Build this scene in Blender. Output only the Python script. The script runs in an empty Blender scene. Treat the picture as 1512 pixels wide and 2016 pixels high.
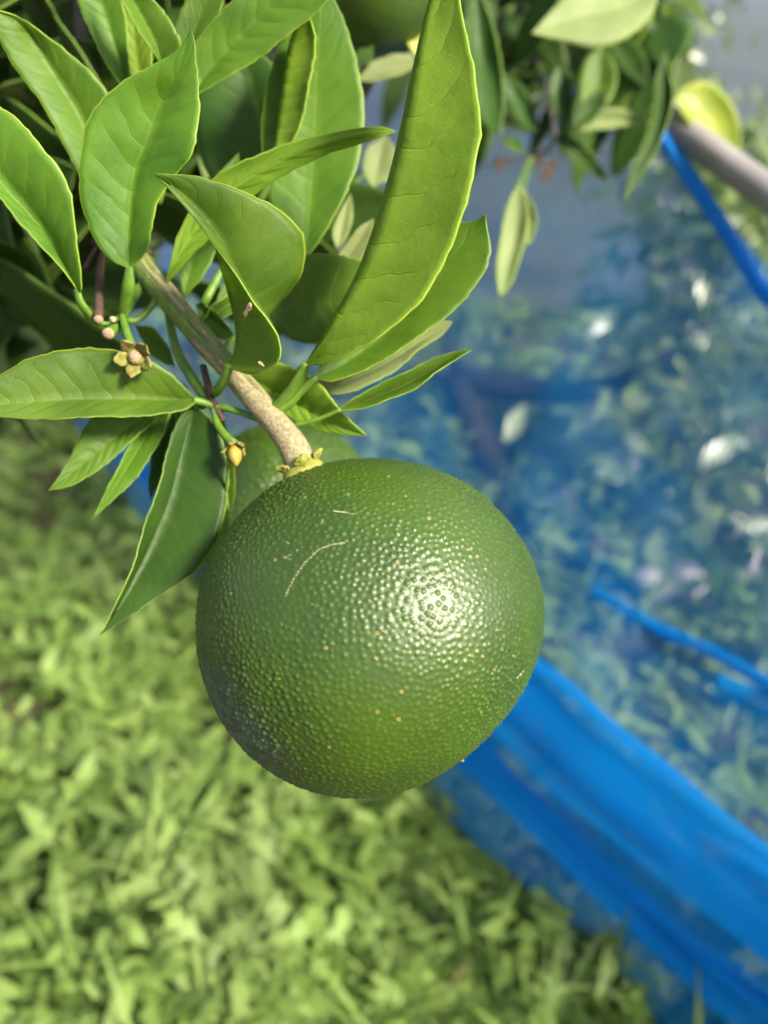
import bpy, math, random
import numpy as np
from mathutils import Vector, Matrix, Euler
from mathutils.kdtree import KDTree

# ------------------------------------------------------------------ camera, sky, sun, exposure
random.seed(7)
rng = np.random.default_rng(11)
scene = bpy.context.scene
col = scene.collection
FPX = 1467.0                      # focal length in photograph pixels (1512 x 2016)
CAM_Z, PITCH = 0.80, 31.0

cam_data = bpy.data.cameras.new('camera')
cam = bpy.data.objects.new('camera', cam_data)
col.objects.link(cam)
cam.location = (0, 0, CAM_Z)
cam.rotation_euler = (math.radians(90 - PITCH), 0, 0)
cam_data.sensor_fit = 'VERTICAL'
cam_data.sensor_height = 24.0
cam_data.lens = 24.0 * FPX / 2016.0
cam_data.clip_start = 0.01
cam_data.clip_end = 6000
cam_data.dof.use_dof = True
cam_data.dof.focus_distance = 0.166
cam_data.dof.aperture_fstop = 5.2
scene.camera = cam
CAMM = Matrix.Translation((0, 0, CAM_Z)) @ Euler((math.radians(90 - PITCH), 0, 0)).to_matrix().to_4x4()
CAMR = np.array(CAMM.to_3x3())
CAMT = np.array((0, 0, CAM_Z))

SUN_CAM = np.array((0.64, 0.29, 0.72))          # towards the sun, in camera axes
SUN = CAMR @ (SUN_CAM / np.linalg.norm(SUN_CAM))
elev = math.asin(SUN[2])
azim = math.atan2(SUN[0], SUN[1])

world = bpy.data.worlds.new('World')
scene.world = world
world.use_nodes = True
wn = world.node_tree
wn.nodes.clear()
sky = wn.nodes.new('ShaderNodeTexSky')
sky.sky_type = 'NISHITA'
sky.sun_disc = False
sky.sun_elevation = elev
sky.sun_rotation = azim
sky.air_density = 1.0
sky.dust_density = 3.0
bg = wn.nodes.new('ShaderNodeBackground')
bg.inputs['Strength'].default_value = 0.072
wo = wn.nodes.new('ShaderNodeOutputWorld')
wn.links.new(sky.outputs[0], bg.inputs[0])
wn.links.new(bg.outputs[0], wo.inputs[0])

sd = bpy.data.lights.new('sun', 'SUN')
sd.energy = 5.0
sd.angle = math.radians(12.0)
sd.color = (1.0, 0.92, 0.77)
sun = bpy.data.objects.new('sun', sd)
col.objects.link(sun)
sun.location = (2, -2, 4)
sun.rotation_euler = Vector(SUN).to_track_quat('Z', 'Y').to_euler()

vs = scene.view_settings
vs.view_transform = 'Standard'
vs.look = 'None'
vs.gamma = 1.0
vs.exposure = 1.22
scene.cycles.use_denoising = True
scene.cycles.use_adaptive_sampling = True
scene.cycles.adaptive_threshold = 0.04
scene.cycles.max_bounces = 6
scene.cycles.diffuse_bounces = 3
scene.cycles.transparent_max_bounces = 10
scene.cycles.volume_bounces = 0
scene.cycles.sample_clamp_indirect = 6.0


# ------------------------------------------------------------------ helpers
def pix(px, py, d):
    """photograph pixel + depth in metres -> world point"""
    c = np.array(((px - 756.0) / FPX * d, -(py - 1008.0) / FPX * d, -d))
    return CAMR @ c + CAMT


def pc(p):
    """(px, py, depth in cm)"""
    return pix(p[0], p[1], p[2] * 0.01)


def nrm(v):
    v = np.asarray(v, float)
    return v / (np.linalg.norm(v) + 1e-12)


def make_mesh(name, V, Q, mats, parent=None, uv=None, midx=None, attrs=None, smooth=True, T=None):
    """one mesh object; Q quads (n,4), T triangles (n,3)"""
    me = bpy.data.meshes.new(name)
    V = np.asarray(V, np.float32)
    loops, starts, n0 = [], [], 0
    if Q is not None and len(Q):
        Q = np.asarray(Q, np.int32)
        loops.append(Q.ravel())
        starts.append(np.arange(len(Q)) * 4)
        n0 = len(Q) * 4
    if T is not None and len(T):
        T = np.asarray(T, np.int32)
        loops.append(T.ravel())
        starts.append(n0 + np.arange(len(T)) * 3)
    loops = np.concatenate(loops).astype(np.int32)
    starts = np.concatenate(starts).astype(np.int32)
    me.vertices.add(len(V))
    me.vertices.foreach_set('co', V.ravel())
    me.loops.add(len(loops))
    me.loops.foreach_set('vertex_index', loops)
    me.polygons.add(len(starts))
    me.polygons.foreach_set('loop_start', starts)
    me.update(calc_edges=True)
    me.polygons.foreach_set('use_smooth', np.full(len(starts), smooth, bool))
    if not isinstance(mats, (list, tuple)):
        mats = [mats]
    for m in mats:
        me.materials.append(m)
    if midx is not None:
        me.polygons.foreach_set('material_index', np.asarray(midx, np.int32))
    if uv is not None:
        l = me.uv_layers.new(name='UVMap')
        l.data.foreach_set('uv', np.asarray(uv, np.float32)[loops].ravel())
    for k, a in (attrs or {}).items():
        at = me.attributes.new(k, 'FLOAT', 'POINT')
        at.data.foreach_set('value', np.asarray(a, np.float32))
    me.validate()
    o = bpy.data.objects.new(name, me)
    col.objects.link(o)
    if parent is not None:
        put(o, parent)
    return o


def put(o, parent):
    o.parent = parent
    # vertices are in world coordinates: only a top-level parent has a location of its own
    if parent.parent is None:
        o.matrix_parent_inverse = Matrix.Translation(-parent.location)


def tag(o, label, cat, group=None, kind=None):
    o['label'] = label
    if cat:
        o['category'] = cat
    if group:
        o['group'] = group
    if kind:
        o['kind'] = kind
    return o


def thing(name, label, cat, loc, group=None):
    o = bpy.data.objects.new(name, None)
    o.empty_display_size = 0.01
    col.objects.link(o)
    o.location = tuple(float(x) for x in loc)
    return tag(o, label, cat, group)


def spline(pts, n):
    """Catmull-Rom through points, resampled to n by chord length"""
    P = np.array(pts, float)
    if len(P) == 2:
        return P[0] + (P[1] - P[0]) * np.linspace(0, 1, n)[:, None]
    P = np.vstack([2 * P[0] - P[1], P, 2 * P[-1] - P[-2]])
    out = []
    for i in range(1, len(P) - 2):
        t = np.linspace(0, 1, 14, endpoint=False)[:, None]
        p0, p1, p2, p3 = P[i - 1], P[i], P[i + 1], P[i + 2]
        out.append(0.5 * (2 * p1 + (p2 - p0) * t + (2 * p0 - 5 * p1 + 4 * p2 - p3) * t ** 2 + (3 * p1 - p0 - 3 * p2 + p3) * t ** 3))
    out.append(P[-2][None])
    S = np.vstack(out)
    d = np.r_[0, np.cumsum(np.linalg.norm(np.diff(S, axis=0), axis=1))]
    q = np.linspace(0, d[-1], n)
    return np.stack([np.interp(q, d, S[:, k]) for k in range(3)], 1)


def tube(pts, radii, n=24, seg=10, wobble=0.0, flat=1.0, cap=True):
    """swept tube; returns verts, quads, uv, tris"""
    C = spline(pts, n)
    tr = np.linspace(0, 1, len(radii))
    R = np.interp(np.linspace(0, 1, n), tr, radii)
    Tn = np.gradient(C, axis=0)
    Tn /= np.linalg.norm(Tn, axis=1)[:, None] + 1e-12
    a = np.cross(Tn[0], (0.31, 0.77, 0.55))
    a = nrm(a)
    V, uv = [], []
    ph = rng.random(6) * 6.28
    for i in range(n):
        a = nrm(a - Tn[i] * np.dot(a, Tn[i]))
        b = np.cross(Tn[i], a)
        for j in range(seg):
            t = 2 * math.pi * j / seg
            r = R[i]
            if wobble:
                r *= 1 + wobble * (math.sin(3 * t + ph[0] + i * 0.21) * .4 + math.sin(7 * t + ph[1] + i * .5) * .3 + math.sin(i * .31 + ph[2]) * .25 + math.sin(i * .37 + 2 * t + ph[3]) * .4)
            V.append(C[i] + a * math.cos(t) * r + b * math.sin(t) * r * flat)
            uv.append((j / seg, i / n))
    Q = []
    for i in range(n - 1):
        for j in range(seg):
            k = (j + 1) % seg
            Q.append((i * seg + j, i * seg + k, (i + 1) * seg + k, (i + 1) * seg + j))
    T = []
    if cap:
        V.append(C[0]); V.append(C[-1]); uv += [(0, 0), (0, 1)]
        c0, c1 = len(V) - 2, len(V) - 1
        for j in range(seg):
            k = (j + 1) % seg
            T.append((c0, k, j))
            T.append((c1, (n - 1) * seg + j, (n - 1) * seg + k))
    return np.array(V), Q, np.array(uv), T


def tube_obj(name, pts, radii, mat, parent=None, **kw):
    V, Q, uv, T = tube(pts, radii, **kw)
    return make_mesh(name, V, Q, mat, parent, uv=uv, T=T)


# ------------------------------------------------------------------ materials
class G:
    def __init__(self, name):
        self.m = bpy.data.materials.new(name)
        self.m.use_nodes = True
        self.t = self.m.node_tree
        self.t.nodes.clear()
        self.out = self.t.nodes.new('ShaderNodeOutputMaterial')

    def n(self, typ, ins=None, **props):
        nd = self.t.nodes.new('ShaderNode' + typ)
        for k, v in props.items():
            setattr(nd, k, v)
        for k, v in (ins or {}).items():
            s = nd.inputs[k]
            if hasattr(v, 'is_output'):
                self.t.links.new(v, s)
            elif hasattr(v, 'outputs'):
                self.t.links.new(v.outputs[0], s)
            else:
                if s.type == 'RGBA' and len(v) == 3:
                    v = (*v, 1)
                s.default_value = v
        return nd

    def math(self, op, a, b=0.0, c=0.0, clamp=False):
        return self.n('Math', {0: a, 1: b, 2: c}, operation=op, use_clamp=clamp)

    def mix(self, f, a, b, blend='MIX'):
        nd = self.n('Mix', None, data_type='RGBA', blend_type=blend)
        for s, v in ((nd.inputs[0], f), (nd.inputs[6], a), (nd.inputs[7], b)):
            if hasattr(v, 'is_output'):
                self.t.links.new(v, s)
            elif hasattr(v, 'outputs'):
                self.t.links.new(v.outputs[2] if v.bl_idname == 'ShaderNodeMix' else v.outputs[0], s)
            else:
                s.default_value = (*v, 1) if isinstance(v, tuple) and len(v) == 3 else v
        return nd.outputs[2]

    def smooth(self, x, lo, hi, a=0.0, b=1.0):
        return self.n('MapRange', {'Value': x, 'From Min': lo, 'From Max': hi, 'To Min': a, 'To Max': b}, interpolation_type='SMOOTHSTEP')

    def noise(self, vec, scale, detail=3.0, rough=0.5):
        return self.n('TexNoise', {'Vector': vec, 'Scale': scale, 'Detail': detail, 'Roughness': rough})

    def pos(self):
        return self.n('NewGeometry').outputs['Position']

    def attr(self, name):
        return self.n('Attribute', None, attribute_name=name).outputs['Fac']

    def done(self, shader):
        self.t.links.new(shader.outputs[0], self.out.inputs['Surface'])
        return self.m


def leaf_material(name, base, dark, vein, edge, trans, trans_f, rough, vein_amt, spec=0.5, relief=0.35, dots=0.5, mid_amt=0.8):
    g = G(name)
    uv = g.n('UVMap').outputs[0]
    sx = g.n('SeparateXYZ', {0: uv})
    a = g.math('ABSOLUTE', g.math('MULTIPLY_ADD', sx.outputs[0], 2.0, -1.0))
    v = sx.outputs[1]
    P = g.pos()
    nz = g.noise(P, 260.0, 2.0)
    nbig = g.noise(P, 60.0, 3.0)
    inf = g.n('ObjectInfo').outputs['Random']
    # pinnate side veins
    ph = g.math('MULTIPLY_ADD', g.math('SUBTRACT', v, g.math('MULTIPLY', g.math('POWER', a, 1.25), 0.17)), 10.0,
                g.math('MULTIPLY_ADD', g.noise(P, 95.0, 2.0), 1.0, g.math('MULTIPLY', inf, 3.0)))
    fr = g.math('ABSOLUTE', g.math('SUBTRACT', g.math('FRACT', ph), 0.5))
    line = g.smooth(fr, 0.0, 0.045, 1.0, 0.0)
    broad = g.smooth(fr, 0.0, 0.32, 1.0, 0.0)
    fade = g.smooth(a, 0.55, 0.92, 1.0, 0.0)
    vv = g.math('MULTIPLY', line, fade)
    # fine reticulate venation
    vor = g.n('TexVoronoi', {'Vector': P, 'Scale': 520.0}, feature='DISTANCE_TO_EDGE')
    ret = g.math('MULTIPLY', g.smooth(vor.outputs['Distance'], 0.0, 0.12, 1.0, 0.0), 0.35)
    mid = g.smooth(a, 0.018, 0.06, 1.0, 0.0)
    edg = g.smooth(a, 0.968, 0.995, 0.0, 1.0)
    dotv = g.n('TexVoronoi', {'Vector': P, 'Scale': 900.0})
    dt = g.math('MULTIPLY', g.smooth(dotv.outputs['Distance'], 0.10, 0.26, 1.0, 0.0), dots)
    c = g.mix(g.smooth(nbig, 0.35, 0.7), base, dark)
    c = g.mix(g.math('MULTIPLY', broad, 0.25 * vein_amt), c, vein)
    c = g.mix(g.math('MULTIPLY', g.math('ADD', vv, ret, clamp=True), 0.38 * vein_amt), c, vein)
    c = g.mix(g.math('MULTIPLY', dt, 0.35), c, vein)
    c = g.mix(g.math('MULTIPLY', mid, mid_amt), c, vein)
    c = g.mix(g.math('MULTIPLY', edg, 0.85), c, edge)
    sv = g.n('TexVoronoi', {'Vector': P, 'Scale': 150.0})
    spt = g.math('MULTIPLY', g.smooth(sv.outputs['Distance'], 0.035, 0.075, 1.0, 0.0), g.smooth(g.noise(P, 40.0, 1.0), 0.56, 0.62))
    c = g.mix(spt, c, (0.06, 0.035, 0.012))
    hv = g.n('HueSaturation', {'Hue': g.math('MULTIPLY_ADD', inf, 0.018, 0.497), 'Value': g.math('MULTIPLY_ADD', inf, 0.35, 0.85), 'Color': c})
    # relief
    h = g.math('ADD', g.math('MULTIPLY', vv, -0.5), g.math('MULTIPLY', ret, -0.15))
    h = g.math('ADD', h, g.math('MULTIPLY', mid, -0.3))
    h = g.math('ADD', h, g.math('MULTIPLY', nz, 0.5))
    h = g.math('ADD', h, g.math('MULTIPLY', g.math('MULTIPLY', broad, fade), -0.5))
    h = g.math('ADD', h, g.math('MULTIPLY', g.noise(P, 130.0, 2.0), 1.2))
    h = g.math('ADD', h, g.math('MULTIPLY', dt, 0.4))
    b = g.n('Bump', {'Strength': relief, 'Distance': 0.0005, 'Height': h})
    pr = g.n('BsdfPrincipled', {'Base Color': hv, 'Roughness': g.math('MULTIPLY_ADD', nz, 0.2, rough - 0.1), 'Normal': b, 'Specular IOR Level': spec})
    tc = g.mix(g.math('MULTIPLY', g.math('ADD', vv, mid, clamp=True), 0.3), trans, dark)
    tr = g.n('BsdfTranslucent', {'Color': tc, 'Normal': b})
    ms = g.n('MixShader', {0: trans_f, 1: pr, 2: tr})
    return g.done(ms)


TOP = leaf_material('leaf_top', (0.108, 0.198, 0.016), (0.060, 0.130, 0.010), (0.155, 0.25, 0.02), (0.38, 0.48, 0.05), (0.40, 0.60, 0.012), 0.30, 0.52, 0.30, spec=0.35, relief=0.34, mid_amt=0.5)
TOP_DARK = leaf_material('leaf_top_mature', (0.040, 0.085, 0.011), (0.026, 0.062, 0.008), (0.075, 0.135, 0.03), (0.22, 0.32, 0.05), (0.20, 0.38, 0.03), 0.16, 0.46, 0.3, relief=0.18, spec=0.22, mid_amt=0.25)
UNDER = leaf_material('leaf_underside', (0.205, 0.325, 0.028), (0.150, 0.258, 0.020), (0.25, 0.35, 0.03), (0.45, 0.55, 0.06), (0.48, 0.66, 0.015), 0.34, 0.58, 0.6, spec=0.25, relief=0.45)
UNDER_PALE = leaf_material('leaf_underside_mature', (0.24, 0.29, 0.105), (0.19, 0.245, 0.085), (0.30, 0.35, 0.13), (0.40, 0.46, 0.12), (0.36, 0.46, 0.06), 0.24, 0.55, 0.45, spec=0.3, relief=0.25)
YELLOW = leaf_material('leaf_yellowing', (0.40, 0.42, 0.035), (0.24, 0.32, 0.03), (0.42, 0.46, 0.08), (0.5, 0.55, 0.1), (0.7, 0.72, 0.05), 0.35, 0.45, 0.5, relief=0.2)


def simple(name, colr, rough=0.6, spec=0.4, var=None, scale=80.0, bump=0.0, trans=None, tf=0.0):
    g = G(name)
    P = g.pos()
    nz = g.noise(P, scale, 4.0)
    c = g.mix(g.smooth(nz, 0.3, 0.7), colr, var or tuple(x * 0.6 for x in colr))
    ins = {'Base Color': c, 'Roughness': rough, 'Specular IOR Level': spec}
    if bump:
        ins['Normal'] = g.n('Bump', {'Strength': 0.6, 'Distance': bump, 'Height': nz})
    s = g.n('BsdfPrincipled', ins)
    if trans:
        s = g.n('MixShader', {0: tf, 1: s, 2: g.n('BsdfTranslucent', {'Color': trans})})
    return g.done(s)


RIM = simple('leaf_rim', (0.40, 0.56, 0.07), 0.5, 0.4, (0.30, 0.47, 0.05), 900, trans=(0.55, 0.75, 0.05), tf=0.3)
RIM_DARK = simple('leaf_rim_mature', (0.20, 0.33, 0.05), 0.5, 0.4, (0.15, 0.26, 0.04), 900)
PETIOLE = simple('petiole_green', (0.16, 0.29, 0.03), 0.45, 0.5, (0.10, 0.21, 0.02), 500, 0.0002, (0.3, 0.5, 0.03), 0.15)
SEPAL = simple('sepal', (0.23, 0.25, 0.045), 0.65, 0.3, (0.17, 0.13, 0.05), 700, 0.0003)
CUT = simple('cut_stalk', (0.50, 0.37, 0.23), 0.75, 0.3, (0.30, 0.19, 0.11), 1500, 0.0002)
DRY = simple('dry_stalk', (0.10, 0.065, 0.045), 0.75, 0.2, (0.07, 0.04, 0.03), 700, 0.0004)
BUD = simple('withered_bud', (0.42, 0.22, 0.035), 0.55, 0.4, (0.30, 0.27, 0.045), 420, 0.0003)


CALYX = simple('calyx_green', (0.29, 0.32, 0.05), 0.6, 0.35, (0.22, 0.21, 0.05), 700, 0.0003)


def twig_material():
    g = G('twig_bark')
    uv = g.n('UVMap').outputs[0]
    s = g.n('SeparateXYZ', {0: uv})
    P = g.pos()
    st = g.n('Mapping', {'Vector': uv, 'Scale': (11.0, 3.5, 1.0)})
    n1 = g.noise(st, 1.0, 5.0, 0.6)
    n2 = g.noise(P, 1300.0, 4.0, 0.65)
    n3 = g.noise(P, 320.0, 3.0)
    woody = g.smooth(g.math('ADD', n1, g.math('MULTIPLY', g.smooth(s.outputs[1], 0.45, 0.95), 0.30)), 0.53, 0.60)
    green = g.mix(g.smooth(n3, 0.35, 0.7), (0.19, 0.29, 0.035), (0.12, 0.21, 0.03))
    tan = g.mix(g.smooth(n2, 0.3, 0.7), (0.42, 0.35, 0.19), (0.19, 0.16, 0.08))
    c = g.mix(woody, green, tan)
    h = g.math('ADD', g.math('MULTIPLY', woody, 0.8), g.math('MULTIPLY', n2, 0.6))
    b = g.n('Bump', {'Strength': 0.8, 'Distance': 0.0009, 'Height': h})
    return g.done(g.n('BsdfPrincipled', {'Base Color': c, 'Roughness': g.math('MULTIPLY_ADD', woody, 0.3, 0.42), 'Normal': b}))


TWIG = twig_material()


def peel_material():
    g = G('green_peel')
    P = g.pos()
    gl = g.attr('gland')
    mk = g.attr('mark')
    sp = g.attr('speck')
    bl = g.attr('grey_patch')
    n1 = g.noise(P, 45.0, 3.0)
    n2 = g.noise(P, 1900.0, 3.0)
    n3 = g.noise(P, 420.0, 4.0, 0.65)
    c = g.mix(g.smooth(n1, 0.3, 0.72), (0.043, 0.090, 0.004), (0.026, 0.061, 0.003))
    c = g.mix(g.math('MULTIPLY', gl, 0.30), c, (0.100, 0.170, 0.012))
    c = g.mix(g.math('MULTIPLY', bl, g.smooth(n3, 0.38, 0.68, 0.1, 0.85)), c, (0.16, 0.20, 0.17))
    c = g.mix(mk, c, (0.55, 0.49, 0.29))
    c = g.mix(g.smooth(sp, 0.15, 0.5), c, (0.26, 0.23, 0.05))
    c = g.mix(g.smooth(sp, 0.55, 0.9), c, (0.16, 0.04, 0.01))
    b = g.n('Bump', {'Strength': 0.4, 'Distance': 0.00012, 'Height': n2})
    r = g.math('MULTIPLY_ADD', n1, 0.18, 0.34)
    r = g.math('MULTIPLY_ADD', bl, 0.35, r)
    pr = g.n('BsdfPrincipled', {'Base Color': c, 'Roughness': r, 'Normal': b, 'Specular IOR Level': 0.75,
                                'Subsurface Weight': 0.0})
    return g.done(pr)


PEEL = peel_material()


# ------------------------------------------------------------------ leaves
def leaf_mesh(name, A, M, B, mats, parent, half=7, bulge=0.06, thick=0.00032, pucker=0.00016, crenate=0.00022, nveins=10):
    """blade between margin A, midrib M and margin B (each (n,3)); closed two-sided sheet with a rim.
    The upper face looks along cross(B - A, tip - base)."""
    n = len(M)
    A, M, B = A.copy(), M.copy(), B.copy()
    t = np.linspace(0, 1, n)
    env = np.sin(np.pi * np.clip(t, 0.02, 0.98))
    ph = rng.random(8) * 6.28
    for E in (A, B):
        out = E - M
        L = np.linalg.norm(out, axis=1)[:, None] + 1e-9
        w = np.sin(t * 95 + ph[0]) * .5 + np.sin(t * 53 + ph[1]) * .5 + np.sin(t * 143 + ph[2]) * .35
        E += out / L * (w * crenate * np.clip(L[:, 0] / 0.004, 0, 1))[:, None]
        ph = np.roll(ph, 3)
    cols = 2 * half + 1
    q = np.linspace(-1, 1, cols)
    q = np.sign(q) * np.abs(q) ** 0.85
    q[0], q[-1] = -1, 1
    tang = np.gradient(M, axis=0)
    grid = np.zeros((n, cols, 3))
    nref = np.cross(B - A, tang)
    nref /= np.linalg.norm(nref, axis=1)[:, None] + 1e-12
    for j, u in enumerate(q):
        E = A if u < 0 else B
        a = abs(u)
        grid[:, j] = M * (1 - a) + E * a
        d = np.linalg.norm(E - M, axis=1)
        nn = np.cross((E - M) * (1 if u >= 0 else -1), tang)
        nn /= np.linalg.norm(nn, axis=1)[:, None] + 1e-12
        nn = np.where(np.abs(u) > 0.01, nn, nref)
        phase = (t - 0.17 * a) * nveins
        pk = pucker * np.cos(2 * np.pi * phase) * 4 * a * (1 - a) * env
        wav = 0.00035 * np.sin(t * 17 + ph[4] + (3 if u > 0 else 0)) * a * a * env
        grid[:, j] += nn * (bulge * d * 4 * a * (1 - a) - pk + wav)[:, None]
    du = np.gradient(grid, axis=1)
    dv = np.gradient(grid, axis=0)
    N = np.cross(du, dv)
    ln = np.linalg.norm(N, axis=2)
    N /= ln[..., None] + 1e-15
    N[0], N[-1] = N[1], N[-2]
    th = thick * (0.5 + 0.35 * np.exp(-(q / 0.06) ** 2))[None, :, None]
    top = grid + N * th
    bot = grid - N * th
    V = np.concatenate([top.reshape(-1, 3), bot.reshape(-1, 3)])
    uu, vv = np.meshgrid((q + 1) / 2, t)
    uv1 = np.stack([uu, vv], -1).reshape(-1, 2)
    uv = np.concatenate([uv1, uv1])
    idx = np.arange(n * cols).reshape(n, cols)
    f = np.stack([idx[:-1, :-1], idx[:-1, 1:], idx[1:, 1:], idx[1:, :-1]], -1).reshape(-1, 4)
    off = n * cols
    fb = f[:, ::-1] + off
    ring = np.concatenate([idx[0, :], idx[1:, -1], idx[-1, -2::-1], idx[-2:0:-1, 0]])
    nx = np.roll(ring, -1)
    rim = np.stack([ring + off, nx + off, nx, ring], -1)
    Q = np.concatenate([f, fb, rim])
    mi = np.concatenate([np.zeros(len(f)), np.ones(len(fb)), np.full(len(rim), 2)])
    return make_mesh(name, V, Q, mats, parent, uv=uv, midx=mi)


YOUNG = [TOP, UNDER, RIM]
MATURE = [TOP_DARK, UNDER_PALE, RIM_DARK]
MID = [TOP, UNDER_PALE, RIM]
SEPALS = [SEPAL, SEPAL, SEPAL]
YEL = [YELLOW, YELLOW, RIM]


def rail_leaf(parent, base, tip, A, M, B, mats=YOUNG, n=44, petiole=None, pr=(0.0011, 0.0013), wing=0.0, **kw):
    """leaf from three rails given as (px, py, depth cm)"""
    b, t = pc(base), pc(tip)
    RA = spline([b] + [pc(p) for p in A] + [t], n)
    RM = spline([b] + [pc(p) for p in M] + [t], n)
    RB = spline([b] + [pc(p) for p in B] + [t], n)
    o = leaf_mesh('leaf', RA, RM, RB, mats, parent, **kw)
    if petiole:
        pts = [b + nrm(RM[2] - b) * 0.001] + [pc(p) for p in petiole]
        V, Q, uv, T = tube(pts, (pr[0], pr[0] * (1 + wing), pr[0] * (1 + wing * .6), pr[1]), n=14, seg=10, flat=0.62 if wing else 0.9)
        make_mesh('petiole', V, Q, PETIOLE, o, uv=uv, T=T)
    return o


def auto_rails(b, d, nv, L, W, droop=0.15, fold=0.2, n=16, twist=0.0, sharp=1.0):
    d = nrm(d)
    nv = nrm(np.asarray(nv) - d * np.dot(nv, d))
    s = np.cross(d, nv)
    t = np.linspace(0, 1, n)
    M = b + d * (L * (t - 0.10 * droop * t * t))[:, None] - nv * (L * droop * t * t)[:, None]
    w = W * 0.5 * np.sin(np.pi * np.clip(t, 0, 1) ** 0.85) ** (0.85 * sharp)
    ang = twist * t
    ss = s[None] * np.cos(ang)[:, None] + nv[None] * np.sin(ang)[:, None]
    n2 = np.cross(ss, d[None])
    A = M - ss * w[:, None] + n2 * (w * fold)[:, None]
    B = M + ss * w[:, None] + n2 * (w * fold)[:, None]
    return A, M, B


def free_leaf(parent, b, d, nv, L, W, mats=MATURE, n=16, half=3, petiole=True, droop=0.15, fold=0.2, twist=0.0, name='leaf', **kw):
    A, M, B = auto_rails(np.asarray(b, float), d, nv, L, W, droop, fold, n, twist)
    o = leaf_mesh(name, A, M, B, mats, parent, half=half, crenate=kw.pop('crenate', 0.0001), pucker=kw.pop('pucker', 0.0001), **kw)
    return o


# ------------------------------------------------------------------ terrain
def ground_material():
    g = G('soil')
    P = g.pos()
    n1 = g.noise(P, 9.0, 5.0)
    n2 = g.noise(P, 120.0, 5.0)
    c = g.mix(g.smooth(n1, 0.35, 0.65), (0.085, 0.055, 0.035), (0.05, 0.06, 0.022))
    c = g.mix(g.smooth(n2, 0.4, 0.7), c, (0.14, 0.095, 0.06))
    b = g.n('Bump', {'Strength': 0.9, 'Distance': 0.02, 'Height': n2})
    return g.done(g.n('BsdfPrincipled', {'Base Color': c, 'Roughness': 0.9, 'Normal': b}))


def hill_material():
    g = G('wooded_slope')
    P = g.pos()
    n1 = g.noise(P, 0.02, 4.0)
    n2 = g.noise(P, 0.25, 5.0, 0.7)
    c = g.mix(g.smooth(n1, 0.42, 0.58), (0.030, 0.060, 0.020), (0.16, 0.19, 0.06))
    c = g.mix(g.smooth(n2, 0.4, 0.65), c, (0.022, 0.045, 0.018))
    b = g.n('Bump', {'Strength': 1.0, 'Distance': 3.0, 'Height': n2})
    return g.done(g.n('BsdfPrincipled', {'Base Color': c, 'Roughness': 0.9, 'Normal': b}))


def terrain(name, xs, ys, hfun, mat):
    X, Y = np.meshgrid(xs, ys)
    Z = hfun(X, Y)
    V = np.stack([X, Y, Z], -1).reshape(-1, 3)
    nx = len(xs)
    idx = np.arange(len(V)).reshape(len(ys), nx)
    Q = np.stack([idx[:-1, :-1], idx[:-1, 1:], idx[1:, 1:], idx[1:, :-1]], -1).reshape(-1, 4)
    o = make_mesh(name, V, Q, mat)
    o['kind'] = 'structure'
    return o


def gh(X, Y):
    bumps = 0.012 * np.sin(X * 5.1 + 1) * np.cos(Y * 4.3) + 0.008 * np.sin(X * 11 + Y * 9)
    drop = np.clip(Y - 2.45, 0, None)
    return bumps - 0.55 * drop * drop / (drop + 2.0)


ground = terrain('ground', np.linspace(-22, 22, 120), np.concatenate([np.linspace(-8, 4, 80), np.linspace(4.2, 46, 40)]), gh, ground_material())
ground['label'] = 'bare soil of the orchard terrace under the weeds'


def hh(X, Y):
    base = -26 - 34 * np.clip((Y - 30) / 120, 0, 1)
    rise = 300 * np.clip((Y - 260) / 1500, 0, 1) ** 1.2
    rid = 28 * np.sin(X * 0.006 + 1.3) + 14 * np.sin(X * 0.017 + Y * .004) + 9 * np.sin(X * .041 + Y * .021)
    return base + rise + rid * np.clip((Y - 200) / 500, 0, 1)


hills = terrain('hills', np.linspace(-2200, 2200, 120), np.concatenate([np.linspace(30, 300, 30), np.linspace(320, 2200, 70)]), hh, hill_material())
hills['label'] = 'hazy wooded mountainside across the valley'


# ------------------------------------------------------------------ ground cover
def lobed_template(kind):
    """flat leaf template along +x, unit length; returns verts (k,3), quads"""
    if kind == 0:      # deeply lobed weed leaf
        t = np.array([0, .20, .36, .50, .66, .80, 1.0])
        w = np.array([.02, .04, .25, .09, .22, .07, .0])
        sw = np.array([0, 0, .17, 0, .16, .03, 0])
    elif kind == 1:    # broad ovate leaf
        t = np.linspace(0, 1, 8)
        w = .19 * np.sin(np.pi * t ** .8) ** .9
        sw = t * 0
    else:              # grass blade
        t = np.linspace(0, 1, 8)
        w = .030 * np.sin(np.pi * (.12 + .88 * t)) ** .7
        sw = t * 0
    L = np.stack([t + sw, w, 0.12 * w], 1)
    Mx = np.stack([t, t * 0, t * 0], 1)
    R = np.stack([t + sw, -w, 0.12 * w], 1)
    V = np.stack([L, Mx, R], 1).reshape(-1, 3)
    Q = []
    for i in range(len(t) - 1):
        Q += [(i * 3, i * 3 + 1, i * 3 + 4, i * 3 + 3), (i * 3 + 1, i * 3 + 2, i * 3 + 5, i * 3 + 4)]
    return V, np.array(Q)


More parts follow.
